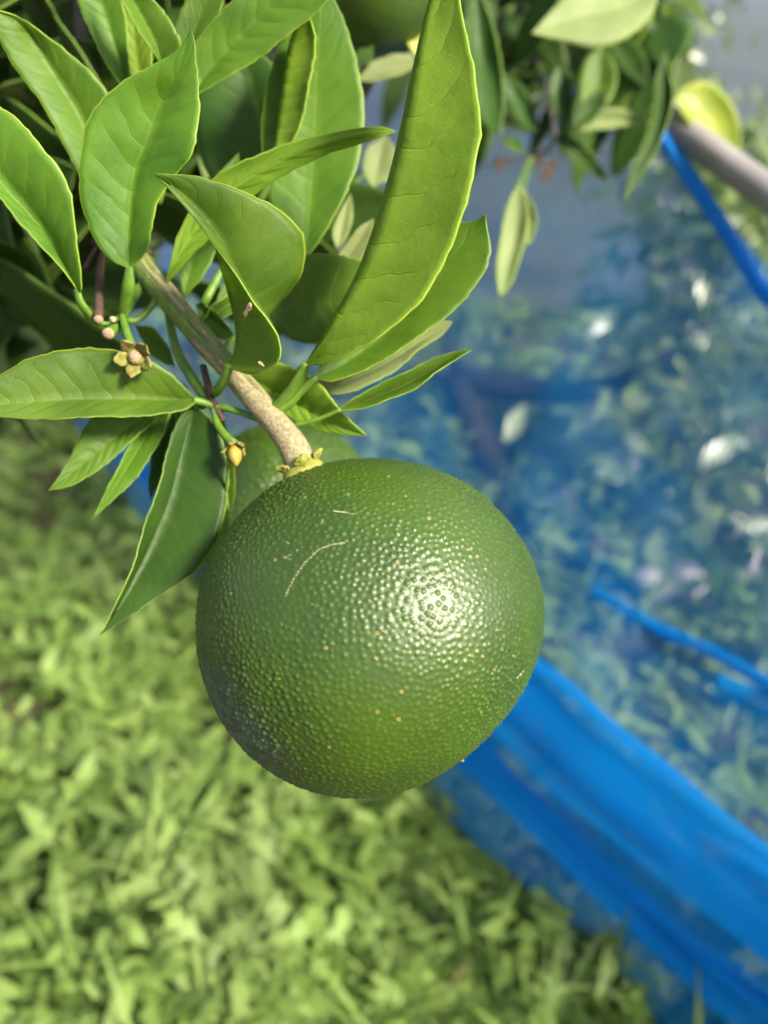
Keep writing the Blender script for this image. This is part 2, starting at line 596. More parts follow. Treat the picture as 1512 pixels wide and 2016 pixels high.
def scatter(template, base, yaw, pitch, roll, size, droop):
    """instances of a template joined into arrays"""
    V, Q = template
    k, m = len(base), len(V)
    v = np.repeat(V[None], k, 0) * size[:, None, None]
    x = V[:, 0][None]
    v[:, :, 2] -= droop[:, None] * size[:, None] * x * x
    cr, sr = np.cos(roll)[:, None], np.sin(roll)[:, None]
    y, z = v[..., 1] * cr - v[..., 2] * sr, v[..., 1] * sr + v[..., 2] * cr
    cp, sp_ = np.cos(pitch)[:, None], np.sin(pitch)[:, None]
    xx, z = v[..., 0] * cp - z * sp_, v[..., 0] * sp_ + z * cp
    cy, sy = np.cos(yaw)[:, None], np.sin(yaw)[:, None]
    out = np.stack([xx * cy - y * sy, xx * sy + y * cy, z], -1) + base[:, None]
    q = (Q[None] + (np.arange(k) * m)[:, None, None]).reshape(-1, 4)
    return out.reshape(-1, 3), q, m


def weed_material():
    g = G('weed_leaf')
    r = g.attr('tint')
    hgt = g.attr('young')
    P = g.pos()
    n1 = g.noise(P, 6.0, 3.0)
    c = g.mix(g.smooth(r, 0.1, 0.9), (0.120, 0.215, 0.040), (0.23, 0.35, 0.075))
    c = g.mix(g.smooth(n1, 0.45, 0.7), c, (0.17, 0.24, 0.08))
    c = g.mix(g.smooth(r, 0.955, 0.97), c, (0.36, 0.29, 0.13))
    c = g.mix(g.math('MULTIPLY', hgt, 0.45), c, (0.36, 0.46, 0.13))
    pr = g.n('BsdfPrincipled', {'Base Color': c, 'Roughness': 0.55, 'Specular IOR Level': 0.35})
    tr = g.n('BsdfTranslucent', {'Color': g.mix(0.5, c, (0.35, 0.55, 0.05))})
    return g.done(g.n('MixShader', {0: 0.3, 1: pr, 2: tr}))


WEED = weed_material()

# base line of the net on the ground (curved), used by the net and to know which side is which
NETLINE = np.array([(-1.75, 3.1, 0), (-0.92, 2.05, 0), (-0.52, 1.47, 0), (-0.288, 1.136, 0), (0.086, 0.70, 0), (0.33, 0.405, 0), (0.54, 0.16, 0), (0.78, -0.10, 0)])


def weeds():
    nplant = 6800
    # denser near the camera, thinner far away
    u = rng.random(nplant * 3)
    dist = 0.25 + 3.6 * u ** 1.15
    ang = rng.uniform(-1.05, 1.25, nplant * 3)
    px, py = np.sin(ang) * dist, np.cos(ang) * dist
    keep = (py > 0.12) & (py < 3.0)
    nl = spline(NETLINE, 120)[:, :2]
    pp = np.stack([px, py], 1)
    dd = np.linalg.norm(pp[:, None] - nl[None], axis=2)
    ii = dd.argmin(1)
    side = np.einsum('ij,ij->i', pp - nl[ii], nl[ii] / np.linalg.norm(nl[ii], axis=1)[:, None])
    low = (dd.min(1) < 0.075) & (side < 0.02)
    keep &= (side < 0.02) | (rng.random(len(px)) < 0.55)
    gap = np.sin(px * 13 + 2 * np.sin(py * 7)) * np.cos(py * 15 + 1.5 * np.sin(px * 9))
    keep &= (gap > -0.55) | (rng.random(len(px)) < 0.12)
    px, py, low = px[keep][:nplant], py[keep][:nplant], low[keep][:nplant]
    hgt = rng.uniform(0.01, 0.11, len(px)) * (0.85 + 0.7 * np.sin(px * 9 + 1) * np.cos(py * 8))
    hgt = np.where(low, 0.014, np.clip(hgt, 0.008, 0.15))
    bases, yaws, pitches, sizes, kinds, tint, young = [], [], [], [], [], [], []
    for x, y, h, lw in zip(px, py, hgt, low):
        k = rng.integers(5, 9)
        q_ = rng.random()
        kd = 0 if q_ < 0.46 else (1 if q_ < 0.88 else 2)
        tb = rng.random()
        y0 = rng.random() * 6.28
        sz = rng.uniform(0.026, 0.072) * (1.6 if kd == 2 else 1)
        if lw:
            kd, sz = min(kd, 1), sz * 0.8
        for i in range(k):
            f = i / k
            bases.append((x, y, h * (0.35 + 0.65 * f) + gh(x, y)))
            yaws.append(y0 + i * 2.4 + rng.normal(0, .3))
            pitches.append(0.15 + rng.normal(0, .25) + 1.1 * f * rng.random() + (0.7 if kd == 2 else 0))
            sizes.append(sz * (1.05 - 0.45 * f) * rng.uniform(.8, 1.2))
            kinds.append(kd)
            tint.append(np.clip(0.6 * tb + 0.4 * rng.random(), 0, 1))
            young.append(f * f)
    bases, yaws, pitches, sizes, kinds, tint, young = map(np.array, (bases, yaws, pitches, sizes, kinds, tint, young))
    Vs, Qs, At, Ay, off = [], [], [], [], 0
    for kd in range(3):
        m = kinds == kd
        v, q, nv = scatter(lobed_template(kd), bases[m], yaws[m], pitches[m], rng.normal(0, .6, m.sum()), sizes[m], rng.uniform(.1, 1.0, m.sum()))
        Vs.append(v); Qs.append(q + off); off += len(v)
        At.append(np.repeat(tint[m], nv)); Ay.append(np.repeat(young[m], nv))
    o = make_mesh('weeds', np.concatenate(Vs), np.concatenate(Qs), WEED, attrs={'tint': np.concatenate(At), 'young': np.concatenate(Ay)})
    tag(o, 'low green weeds with lobed leaves covering the orchard floor', 'weeds', kind='stuff')


weeds()

# ------------------------------------------------------------------ blue net fence
def net_material(name, cover_a, cover_b, pitch=0.0042, colr=(0.003, 0.24, 0.90), tcol=(0.003, 0.28, 0.95)):
    g = G(name)
    uv = g.n('UVMap').outputs[0]
    s = g.n('SeparateXYZ', {0: uv})
    k = 1.0 / pitch
    fa = g.math('ABSOLUTE', g.math('SUBTRACT', g.math('FRACT', g.math('MULTIPLY', s.outputs[0], k)), 0.5))
    fb = g.math('ABSOLUTE', g.math('SUBTRACT', g.math('FRACT', g.math('MULTIPLY', s.outputs[1], k)), 0.5))
    ta = g.math('LESS_THAN', fa, cover_a * 0.5)
    tb = g.math('LESS_THAN', fb, cover_b * 0.5)
    cov = g.math('MAXIMUM', ta, tb)
    # round threads
    ha = g.math('SUBTRACT', 1.0, g.math('POWER', g.math('DIVIDE', fa, cover_a * 0.5), 2.0), clamp=True)
    hb = g.math('SUBTRACT', 1.0, g.math('POWER', g.math('DIVIDE', fb, cover_b * 0.5), 2.0), clamp=True)
    bp = g.n('Bump', {'Strength': 1.0, 'Distance': pitch * 0.5 * min(cover_a, 0.4), 'Height': g.math('MAXIMUM', ha, hb)})
    pr = g.n('BsdfPrincipled', {'Base Color': colr, 'Roughness': 0.45, 'Specular IOR Level': 0.2, 'Normal': bp})
    tr = g.n('BsdfTranslucent', {'Color': tcol, 'Normal': bp})
    cl = g.n('MixShader', {0: 0.42, 1: pr, 2: tr})
    return g.done(g.n('MixShader', {0: cov, 1: g.n('BsdfTransparent'), 2: cl}))


NET = net_material('blue_net', 0.27, 0.25, colr=(0.004, 0.27, 0.93), tcol=(0.004, 0.31, 0.96))
NET_DENSE = net_material('blue_net_gathered', 0.66, 0.60, colr=(0.002, 0.40, 0.97), tcol=(0.002, 0.43, 0.98))
NET_SKIRT = net_material('blue_net_skirt', 0.46, 0.42, colr=(0.002, 0.34, 0.95), tcol=(0.002, 0.38, 0.97))
NET_HEM = net_material('blue_net_hem', 0.92, 0.8, colr=(0.006, 0.25, 0.84), tcol=(0.006, 0.30, 0.92))

line = spline(NETLINE, 220)
lt = np.gradient(line, axis=0)
lt /= np.linalg.norm(lt, axis=1)[:, None]
ln_ = np.stack([-lt[:, 1], lt[:, 0], lt[:, 2] * 0], 1)      # away from the camera side
ln_ *= np.sign((ln_ * line).sum(1).mean())
arc = np.r_[0, np.cumsum(np.linalg.norm(np.diff(line, axis=0), axis=1))]


def net_sheet(name, zrow, offrow, mat, parent, fold=0.006, seed=0, i0=0, i1=220, ztop=None, wrinkle=0.0):
    """strip of net following the base line; zrow heights (list), offrow offsets along the normal"""
    r = np.random.default_rng(seed)
    ph = r.random(8) * 6.28
    I = np.arange(i0, i1)
    m = len(zrow)
    V, uv = [], []
    zz = np.array(zrow)
    vl = np.r_[0, np.cumsum(np.hypot(np.diff(zz), np.diff(np.array(offrow))))]
    for i in I:
        s = arc[i]
        for j in range(m):
            w = fold * (math.sin(s * 23 + ph[0] + zz[j] * 3) + .7 * math.sin(s * 51 + ph[1] - zz[j] * 9) + .5 * math.sin(zz[j] * 37 + s * 8 + ph[2]))
            w += wrinkle * math.sin(zz[j] * 190 + s * 9 + ph[5]) * math.sin(s * 4.1 + ph[6])
            z = zz[j] if ztop is None else zz[j] * ztop[i]
            sag = 0.010 * math.sin(s * 6 + ph[3]) + 0.006 * math.sin(s * 15 + ph[4])
            p = line[i] + ln_[i] * (offrow[j] + w)
            V.append((p[0], p[1], max(0.004, z + sag * min(1, z / 0.1))))
            uv.append((s, vl[j]))
    idx = np.arange(len(V)).reshape(len(I), m)
    Q = np.stack([idx[:-1, :-1], idx[1:, :-1], idx[1:, 1:], idx[:-1, 1:]], -1).reshape(-1, 4)
    return make_mesh(name, V, Q, mat, parent, uv=uv)


def line_hit(px, py):
    """where the view ray through a pixel meets the vertical net: (index along line, height)"""
    d = pix(px, py, 1.0) - CAMT
    best = None
    for i in range(len(line) - 1):
        a, b = line[i][:2], line[i + 1][:2]
        den = d[0] * (b - a)[1] - d[1] * (b - a)[0]
        if abs(den) < 1e-9:
            continue
        t = (a[0] * (b - a)[1] - a[1] * (b - a)[0]) / den
        p = d[:2] * t
        q = np.dot(p - a, b - a) / np.dot(b - a, b - a)
        if t > 0 and 0 <= q <= 1 and (best is None or t < best[0]):
            best = (t, i + q, CAM_Z + d[2] * t, CAMT + d * t)
    return best


# height of the net's upper edge along the line: sags down towards the camera side of the pole
tops = [line_hit(1000, 190), line_hit(1262, 205), line_hit(1330, 315), line_hit(1420, 450), line_hit(1512, 600)]
ti = [0, line_hit(700, 60)[1]] + [h[1] for h in tops] + [219]
tz = [0.70, line_hit(700, 60)[2]] + [h[2] for h in tops] + [tops[-1][2] - 0.15]
ztop = np.interp(np.arange(220), ti, tz)

fence = thing('net_fence', 'blue mesh net hung as a low fence beside the grass', 'net', line[110])
rows = np.linspace(0.02, 1.0, 30)
net_sheet('net', list(rows), list(0.012 * np.sin(rows * 7)), NET, fence, fold=0.006, seed=1, ztop=ztop)
# layers of loose net gathered along the foot
net_sheet('skirt', [0.030, 0.045, 0.065, 0.09, 0.12, 0.15, 0.18], [-0.088, -0.083, -0.073, -0.059, -0.048, -0.042, -0.030], NET_SKIRT, fence, fold=0.0025, seed=2)


def gather(z0, z1, n_layers, seed, depth=0.03, back=0.0, zs=None):
    r = np.random.default_rng(seed)
    for k in range(n_layers):
        a, b = z0 + r.uniform(-.008, .008), z1 + r.uniform(-.010, .008)
        t = np.linspace(0, 1, 12)
        z = a + (b - a) * np.sin(t * 2.1) / np.sin(1.57)
        o = back - depth * (1 - np.sin(t * 1.75)) - .006 * k - .003 * np.sin(t * 14 + k)
        net_sheet('gathered_layer', list(z), list(o), NET_DENSE, fence, fold=0.0022, seed=seed * 10 + k, wrinkle=0.0018, ztop=zs)


zfall = np.interp(np.arange(220), [150, 168, 184, 219], [1.06, 1.05, 0.93, 0.9])
gather(0.098, 0.128, 2, 3, 0.022, -0.044)
gather(0.168, 0.238, 2, 4, 0.046, -0.006, zfall)
ci = int(line_hit(1215, 1165)[1])
net_sheet('crease', [0.375, 0.384, 0.392, 0.382], [-0.010, -0.017, -0.014, -0.006], NET_DENSE, fence, fold=0.003, seed=5, i0=ci)
net_sheet('crease', [0.362, 0.374, 0.388, 0.376], [-0.016, -0.022, -0.018, -0.006], NET_DENSE, fence, fold=0.004, seed=6, i0=ci + 7)
# reinforced upper edge
edge_pts, wid = [], []
I = np.arange(int(tops[1][1]) - 3, 220)
V, uv = [], []
for i in I:
    for j, (dz, do) in enumerate(((0.0, 0.0), (0.006, -0.006), (0.011, -0.003), (0.013, 0.005))):
        p = line[i] + ln_[i] * do
        V.append((p[0], p[1], ztop[i] - 0.006 + dz))
        uv.append((arc[i], dz))
idx = np.arange(len(V)).reshape(len(I), 4)
make_mesh('hem', V, np.stack([idx[:-1, :-1], idx[1:, :-1], idx[1:, 1:], idx[:-1, 1:]], -1).reshape(-1, 4), NET_HEM, fence, uv=uv)

STEEL = simple('galvanised_pipe', (0.34, 0.31, 0.30), 0.38, 0.6, (0.28, 0.26, 0.25), 60)
h0, h1 = line_hit(1310, 252), line_hit(1500, 378)
p0, p1 = h0[3], h1[3]
dirp = p1 - p0
pole = tube_obj('pole', [p0 - dirp * .35 + ln_[110] * .012, p0 + ln_[110] * .012, p1 + ln_[110] * .004, p1 + dirp * 1.6], [0.0100, 0.0100, 0.0115, 0.0115], STEEL, n=20, seg=28)
tag(pole, 'slanting grey metal pipe at the top edge of the blue net', 'pole')


# ------------------------------------------------------------------ citrus tree behind the net
BARK = simple('grey_bark', (0.12, 0.10, 0.09), 0.85, 0.2, (0.06, 0.05, 0.045), 60, 0.004)


DARKBARK = simple('dark_bark', (0.050, 0.042, 0.040), 0.9, 0.15, (0.028, 0.024, 0.022), 60, 0.004)


def crown_material():
    g = G('tree_leaf')
    r = g.attr('tint')
    c = g.mix(g.smooth(r, 0.0, 1.0), (0.040, 0.09, 0.030), (0.24, 0.31, 0.11))
    pr = g.n('BsdfPrincipled', {'Base Color': c, 'Roughness': 0.36, 'Specular IOR Level': 1.0})
    tr = g.n('BsdfTranslucent', {'Color': (0.25, 0.45, 0.04)})
    return g.done(g.n('MixShader', {0: 0.22, 1: pr, 2: tr}))


CROWN = crown_material()


def crown_of(clumps, per, parent, seed, size=(0.035, 0.075)):
    r = np.random.default_rng(seed)
    B, Yw, Pt, Sz, Tn = [], [], [], [], []
    for c, rad in clumps:
        k = int(per * (rad / 0.15) ** 2)
        p = r.normal(0, 0.5, (k, 3)) * rad + c
        B.append(p)
        Yw.append(r.random(k) * 6.28)
        Pt.append(r.normal(-0.1, 0.6, k))
        Sz.append(r.uniform(*size, k))
        Tn.append(np.clip(r.random(k) * .7 + r.random() * .3, 0, 1))
    B, Yw, Pt, Sz, Tn = map(np.concatenate, (B, Yw, Pt, Sz, Tn))
    ok = B[:, 2] > 0.03
    B, Yw, Pt, Sz, Tn = B[ok], Yw[ok], Pt[ok], Sz[ok], Tn[ok]
    v, q, m = scatter(lobed_template(1), B, Yw, Pt, r.normal(0, .7, len(B)), Sz, r.uniform(0, .5, len(B)))
    o = make_mesh('crown', v, q, CROWN, parent, attrs={'tint': np.repeat(Tn, m)})
    o['kind'] = 'stuff'
    return o


tb = np.array((0.36, 1.22, 0.0))
tree = thing('citrus_tree', 'young citrus tree with grey trunk seen through the blue net', 'tree', tb)
k1, k2 = pix(985, 960, 1.62), pix(895, 745, 1.72)
tube_obj('trunk', [tb - (0, 0, .05), k1, k2], [0.050, 0.042, 0.034], DARKBARK, tree, n=20, seg=12, wobble=.08)
tube_obj('limb', [k2, pix(1010, 765, 1.70), pix(1180, 765, 1.68), pix(1330, 690, 1.7)], [0.036, 0.032, 0.024, 0.012], DARKBARK, tree, n=16, seg=10, wobble=.08)
tube_obj('limb', [k2, pix(870, 640, 1.75), pix(800, 520, 1.8)], [0.015, 0.010, 0.006], DARKBARK, tree, n=14, seg=8, wobble=.08)
tube_obj('limb', [k1, pix(1120, 985, 1.55), pix(1290, 960, 1.5), pix(1420, 880, 1.5)], [0.030, 0.026, 0.018, 0.010], DARKBARK, tree, n=14, seg=8, wobble=.08)
clumps = [(pix(x, y, d), r) for x, y, d, r in (
    (1060, 890, 1.75, .15), (1180, 870, 1.75, .15), (1150, 1020, 1.7, .14), (1300, 760, 1.5, .17), (1330, 620, 1.5, .15),
    (1400, 500, 1.45, .15), (1280, 430, 1.55, .12), (1370, 370, 1.5, .12), (1450, 650, 1.4, .18), (1420, 830, 1.35, .19), (1300, 960, 1.4, .18),
    (1230, 1080, 1.45, .17), (1440, 1010, 1.3, .17), (1480, 1180, 1.2, .15), (1230, 560, 1.7, .10), (1490, 430, 1.4, .16),
    (900, 700, 1.9, .14), (840, 560, 2.0, .13), (760, 480, 2.1, .15), (640, 560, 2.2, .18), (520, 640, 2.2, .18), (1380, 1140, 1.3, .14))]
crown_of(clumps, 46, tree, 5, (0.05, 0.095))

t2b = np.array((1.5, 2.75, float(gh(1.5, 2.75))))
tree2 = thing('citrus_tree', 'leafy citrus tree farther back between the net pole and the mountain', 'tree', t2b)
tube_obj('trunk', [t2b - (0, 0, .1), t2b + (0.02, .02, .35), t2b + (-.05, .05, .7)], [0.05, .04, .03], BARK, tree2, n=14, seg=10, wobble=.08)
cl2 = [(pix(x, y, d), r) for x, y, d, r in ((1340, 330, 2.6, .20), (1420, 400, 2.5, .22), (1490, 320, 2.6, .20), (1480, 470, 2.4, .22), (1330, 150, 2.3, .12), (1300, 60, 2.2, .16), (1320, 0, 2.2, .16), (1560, 330, 2.5, .2), (1390, 260, 2.9, .10))]
crown_of(cl2, 120, tree2, 9)

# ------------------------------------------------------------------ the fruits
def fruit_mesh(name, center, R, axis, parent, rows_, cols_, spacing=0.00112, amp=0.00036, marks=None, oblate=0.035, seed=3, outline=None):
    r = np.random.default_rng(seed)
    axis = nrm(axis)
    e1 = nrm(np.cross(axis, (0.2, 0.5, 0.9)))
    e2 = np.cross(axis, e1)
    th = np.linspace(0, np.pi, rows_)
    th[0], th[-1] = 1e-3, np.pi - 1e-3
    ph = np.linspace(0, 2 * np.pi, cols_, endpoint=False)
    TH, PH = np.meshgrid(th, ph, indexing='ij')
    D = (np.cos(TH)[..., None] * axis + (np.sin(TH) * np.cos(PH))[..., None] * e1 + (np.sin(TH) * np.sin(PH))[..., None] * e2)
    c = np.cos(TH)
    rad = R * (1 - oblate * c ** 2 - 0.010 * c ** 4)
    rad = rad - R * 0.03 * np.exp(-(TH / 0.10) ** 2) - R * 0.03 * np.exp(-((np.pi - TH) / 0.12) ** 2)
    if outline is not None:
        rad = rad * outline(D)
    rad = rad * (1 + 0.006 * np.sin(2 * PH + 1) * np.sin(TH) ** 2 + 0.004 * np.sin(3 * PH) * np.sin(TH) ** 2)
    # oil glands: dart throwing on the sphere
    cand = r.normal(size=(90000, 3))
    cand /= np.linalg.norm(cand, axis=1)[:, None]
    cell = spacing / R
    grid_, acc = {}, []
    for p in cand:
        k = (int(p[0] // cell), int(p[1] // cell), int(p[2] // cell))
        ok = True
        for dx in (-1, 0, 1):
            for dy in (-1, 0, 1):
                for dz in (-1, 0, 1):
                    for q in grid_.get((k[0] + dx, k[1] + dy, k[2] + dz), ()):
                        if (p[0] - q[0]) ** 2 + (p[1] - q[1]) ** 2 + (p[2] - q[2]) ** 2 < cell * cell:
                            ok = False
                            break
                    if not ok: break
                if not ok: break
            if not ok: break
        if ok:
            grid_.setdefault(k, []).append(p)
            acc.append(p)
    acc = np.array(acc)
    kd = KDTree(len(acc))
    for i, p in enumerate(acc):
        kd.insert(p, i)
    kd.balance()
    gs = r.uniform(0.35, 1.2, len(acc))
    gw = r.uniform(0.30, 0.50, len(acc))
    Df = D.reshape(-1, 3)
    dist = np.empty(len(Df)); gi = np.empty(len(Df), int)
    find = kd.find
    for i, p in enumerate(Df.tolist()):
        _, j, d = find(p)
        dist[i] = d; gi[i] = j
    dmm = dist * R / spacing
    # smoother and rougher zones
    zone = 0.80 + 0.40 * np.sin(Df[:, 0] * 5 + 1) * np.cos(Df[:, 1] * 4 + Df[:, 2] * 3)
    gl = np.exp(-(dmm / gw[gi]) ** 2) * gs[gi]
    h = amp * gl * zone
    P = center + Df * (rad.reshape(-1) + h)[:, None]
    Pn = P
    attrs = {'gland': gl, 'mark': np.zeros(len(P)), 'speck': np.zeros(len(P)), 'grey_patch': np.zeros(len(P))}
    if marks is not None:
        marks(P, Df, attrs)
    idx = np.arange(rows_ * cols_).reshape(rows_, cols_)
    nx = np.roll(idx, -1, axis=1)
    Q = np.stack([idx[:-1], idx[1:], nx[1:], nx[:-1]], -1).reshape(-1, 4)
    V = np.vstack([Pn, Pn[:cols_].mean(0), Pn[-cols_:].mean(0)])
    n_ = len(P)
    T = [(n_, idx[0, j], nx[0, j]) for j in range(cols_)] + [(n_ + 1, nx[-1, j], idx[-1, j]) for j in range(cols_)]
    for k in attrs:
        attrs[k] = np.r_[attrs[k], 0, 0]
    return make_mesh(name, V, Q, PEEL, parent, T=T, attrs=attrs)


def to_px(P):
    C = (P - CAMT) @ CAMR
    return np.stack([756 + FPX * C[:, 0] / -C[:, 2], 1008 - FPX * C[:, 1] / -C[:, 2]], 1), -C[:, 2]


SCRATCH = [[(562, 1173), (578, 1140), (600, 1108), (628, 1082), (650, 1073), (677, 1068)], [(657, 1006), (675, 1008), (697, 1012)],
           [(632, 1032), (637, 1024)], [(560, 1098), (572, 1092)], [(564, 1066), (569, 1070)], [(565, 1100), (573, 1102)], [(1018, 1335), (1030, 1322)]]
SPECKS = [(783, 1110, 5), (867, 1131, 5), (880, 1160, 4), (743, 1246, 5), (755, 1243, 3), (643, 1275, 5), (742, 1297, 4), (532, 1337, 4), (551, 1336, 3),
          (791, 1362, 5), (743, 1402, 5), (785, 1416, 5), (647, 1472, 4), (845, 1020, 5), (774, 992, 3), (799, 977, 3), (686, 973, 4), (600, 979, 4), (542, 1102, 4),
          (929, 1291, 4), (974, 1318, 4), (931, 1302, 2), (455, 1168, 3), (615, 1190, 3), (555, 1229, 3), (939, 1096, 4), (927, 1081, 4), (1011, 1291, 3),
          (408, 1211, 2), (420, 1141, 2), (585, 1083, 3), (765, 938, 3), (947, 1402, 3), (766, 1218, 3), (955, 1120, 3), (983, 1240, 2)]


def main_marks(P, D, at):
    px, dep = to_px(P)
    front = dep < 0.1895
    mk = at['mark']
    for pl in SCRATCH:
        for (a, b) in zip(pl[:-1], pl[1:]):
            a, b = np.array(a, float), np.array(b, float)
            t = np.clip(((px - a) @ (b - a)) / np.dot(b - a, b - a), 0, 1)
            d = np.linalg.norm(px - (a + t[:, None] * (b - a)), axis=1)
            br = np.clip(0.62 + 0.35 * np.sin(px[:, 1] * 0.9) + 0.25 * np.sin(px[:, 0] * 1.7 + px[:, 1] * .6), 0, 1)
            mk[:] = np.maximum(mk, np.where(front, np.clip(1.4 - d / 1.1, 0, 1) * br, 0))
    for x, y, s in SPECKS:
        d = np.hypot(px[:, 0] - x, px[:, 1] - y) / (s * 0.95)
        at['speck'][:] = np.maximum(at['speck'], np.where(front, np.clip(1.15 - d, 0, 1), 0))
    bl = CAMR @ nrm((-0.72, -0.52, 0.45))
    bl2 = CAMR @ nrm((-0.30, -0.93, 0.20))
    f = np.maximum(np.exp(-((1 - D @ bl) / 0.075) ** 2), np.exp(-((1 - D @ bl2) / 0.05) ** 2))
    at['grey_patch'][:] = np.clip(f * 0.85, 0, 1)  # pale grey patch on the lower left and bottom of the peel


# lopsided silhouette of the big fruit: radius in pixels by direction, as seen along the view axis
OUTL = np.array([(1072, 1190), (1062, 1270), (1036, 1340), (985, 1410), (905, 1488), (830, 1535), (740, 1559), (660, 1558), (560, 1525), (470, 1455), (415, 1370), (390, 1280), (388, 1210),
                 (405, 1120), (440, 1050), (500, 985), (560, 938), (640, 910), (760, 903), (860, 925), (950, 975), (1010, 1040), (1052, 1110)], float) - (731, 1224)
OA = np.arctan2(-OUTL[:, 1], OUTL[:, 0]); OR_ = np.hypot(OUTL[:, 0], OUTL[:, 1]) / 336.0
_o = np.argsort(OA); OA, OR_ = OA[_o], OR_[_o]


def main_outline(D):
    C = D.reshape(-1, 3) @ CAMR
    a = np.arctan2(C[:, 1], C[:, 0])
    k = sum(np.interp(a + da, np.r_[OA - 2 * np.pi, OA, OA + 2 * np.pi], np.r_[OR_, OR_, OR_]) for da in (-.16, -.08, 0, .08, .16)) / 5
    w = np.hypot(C[:, 0], C[:, 1]) ** 2
    return (1 + (k - 1) * w).reshape(D.shape[:-1])


FC = pix(731, 1219, 0.190)
FR = 0.0427
AX = CAMR @ nrm((-0.41, 0.90, 0.06))
fruit = thing('citrus_fruit', 'large unripe green citrus with bumpy glossy peel hanging in front', 'fruit', FC + AX * FR)
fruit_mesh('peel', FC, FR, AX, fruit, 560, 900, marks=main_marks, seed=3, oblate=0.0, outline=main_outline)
STEMP = FC + AX * FR * 0.950
# calyx: woody disc with five short sepals
cx1 = nrm(np.cross(AX, (0, 0, 1))); cx2 = np.cross(AX, cx1)
tube_obj('calyx', [STEMP - AX * .001, STEMP + AX * .0012, STEMP + AX * .0028], [0.0052, 0.0053, 0.0038], CALYX, fruit, n=8, seg=20, wobble=.12)
for k in range(5):
    a = k * 2 * math.pi / 5 + 0.55
    o_ = cx1 * math.cos(a) + cx2 * math.sin(a)
    free_leaf(fruit, STEMP + AX * .0018 + o_ * .0035, o_ * .9 + AX * .35, AX, 0.0036, 0.0044, [CALYX] * 3, n=10, half=3, droop=-0.35, fold=0.35, name='sepal', thick=.0007)
NUB = FC + CAMR @ nrm((0.553, -0.833, 0.12)) * FR * 0.925
tube_obj('style_remnant', [NUB + AX * .001, NUB - AX * .0010, NUB - AX * .0022 + CAMR @ np.array((.0003, 0, 0))], [0.0012, 0.0009, 0.0003], CUT, fruit, n=8, seg=10, wobble=.2)

F2C = pix(560, 1004, 0.305)
AX2 = CAMR @ nrm((-0.5, 0.75, 0.15))
F2 = fruit_mesh('citrus_fruit', F2C, 0.0373, AX2, None, 260, 420, seed=8, spacing=0.0022, amp=0.0007)
tag(F2, 'smaller green citrus half hidden behind the twig and shaded leaf', 'fruit')
F3C = pix(738, -28, 0.30)
F3 = fruit_mesh('citrus_fruit', F3C, 0.0265, CAMR @ nrm((0.1, 0.95, -.2)), None, 200, 320, seed=12, spacing=0.0016, amp=0.00022)
tag(F3, 'dark green citrus cut off by the top edge above the long leaf', 'fruit')

# ------------------------------------------------------------------ foreground branch
root = pc((285, 515, 21))
br = thing('citrus_branch', 'sunlit citrus twig with bright green leaves carrying the big fruit', 'branch', root)
tube_obj('stem', [pc((205, 420, 23)), pc((255, 490, 21.4)), pc((302, 552, 20.4)), pc((360, 622, 19.9)), pc((425, 697, 19.5)), pc((490, 771, 19.2)), pc((545, 836, 18.95)), pc((577, 880, 18.8)), STEMP + AX * .001],
         [0.0032, 0.0034, 0.0034, 0.0034, 0.0033, 0.0032, 0.0031, 0.0032, 0.0034, 0.0041], TWIG, br, n=110, seg=32, wobble=0.05)
# side shoot with the cut stalks
tube_obj('side_shoot', [pc((300, 540, 20.8)), pc((262, 585, 20.2)), pc((240, 622, 19.6)), pc((232, 640, 19.4))], [0.0016, 0.0015, 0.0015, 0.0012], PETIOLE, br, n=16, seg=10, wobble=.05)
tube_obj('side_shoot', [pc((325, 575, 20.6)), pc((345, 680, 20.4)), pc((375, 740, 20.0)), pc((410, 790, 19.6)), pc((425, 805, 19.4))], [0.0012, 0.0012, 0.0013, 0.0014, 0.0011], PETIOLE, br, n=18, seg=10, wobble=.05)
tube_obj('side_shoot', [pc((400, 720, 19.9)), pc((412, 770, 19.6)), pc((422, 800, 19.4)), pc((440, 828, 19.2))], [0.0009, 0.0010, 0.0012, 0.0007], DRY, br, n=12, seg=8, wobble=.08)
tube_obj('side_shoot', [pc((425, 800, 19.5)), pc((455, 806, 19.4)), pc((500, 822, 19.3)), pc((535, 836, 19.1))], [0.0010, 0.0009, 0.0009, 0.0012], PETIOLE, br, n=12, seg=8)

R_ = lambda *a, **k: rail_leaf(br, *a, **k)
# upright leaf in front (upper face)
R_((255, 531, 18.7), (376, 58, 17.0),
   [(205, 500, 18.5), (169, 430, 18.2), (155, 364, 18.0), (159, 298, 17.8), (175, 231, 17.6), (205, 192, 17.5), (248, 155, 17.4), (298, 129, 17.3), (341, 106, 17.2), (364, 79, 17.1)],
   [(253, 463, 18.75), (265, 344, 18.45), (288, 281, 18.2), (317, 205, 17.9), (350, 142, 17.4)],
   [(291, 489, 18.5), (312, 397, 18.2), (350, 337, 18.0), (380, 304, 17.8), (392, 231, 17.6), (390, 165, 17.4), (385, 99, 17.15), (381, 70, 17.05)],
   petiole=[(253, 560, 18.9), (246, 595, 19.2), (238, 622, 19.5)], wing=0.9, pr=(0.0010, 0.0011))
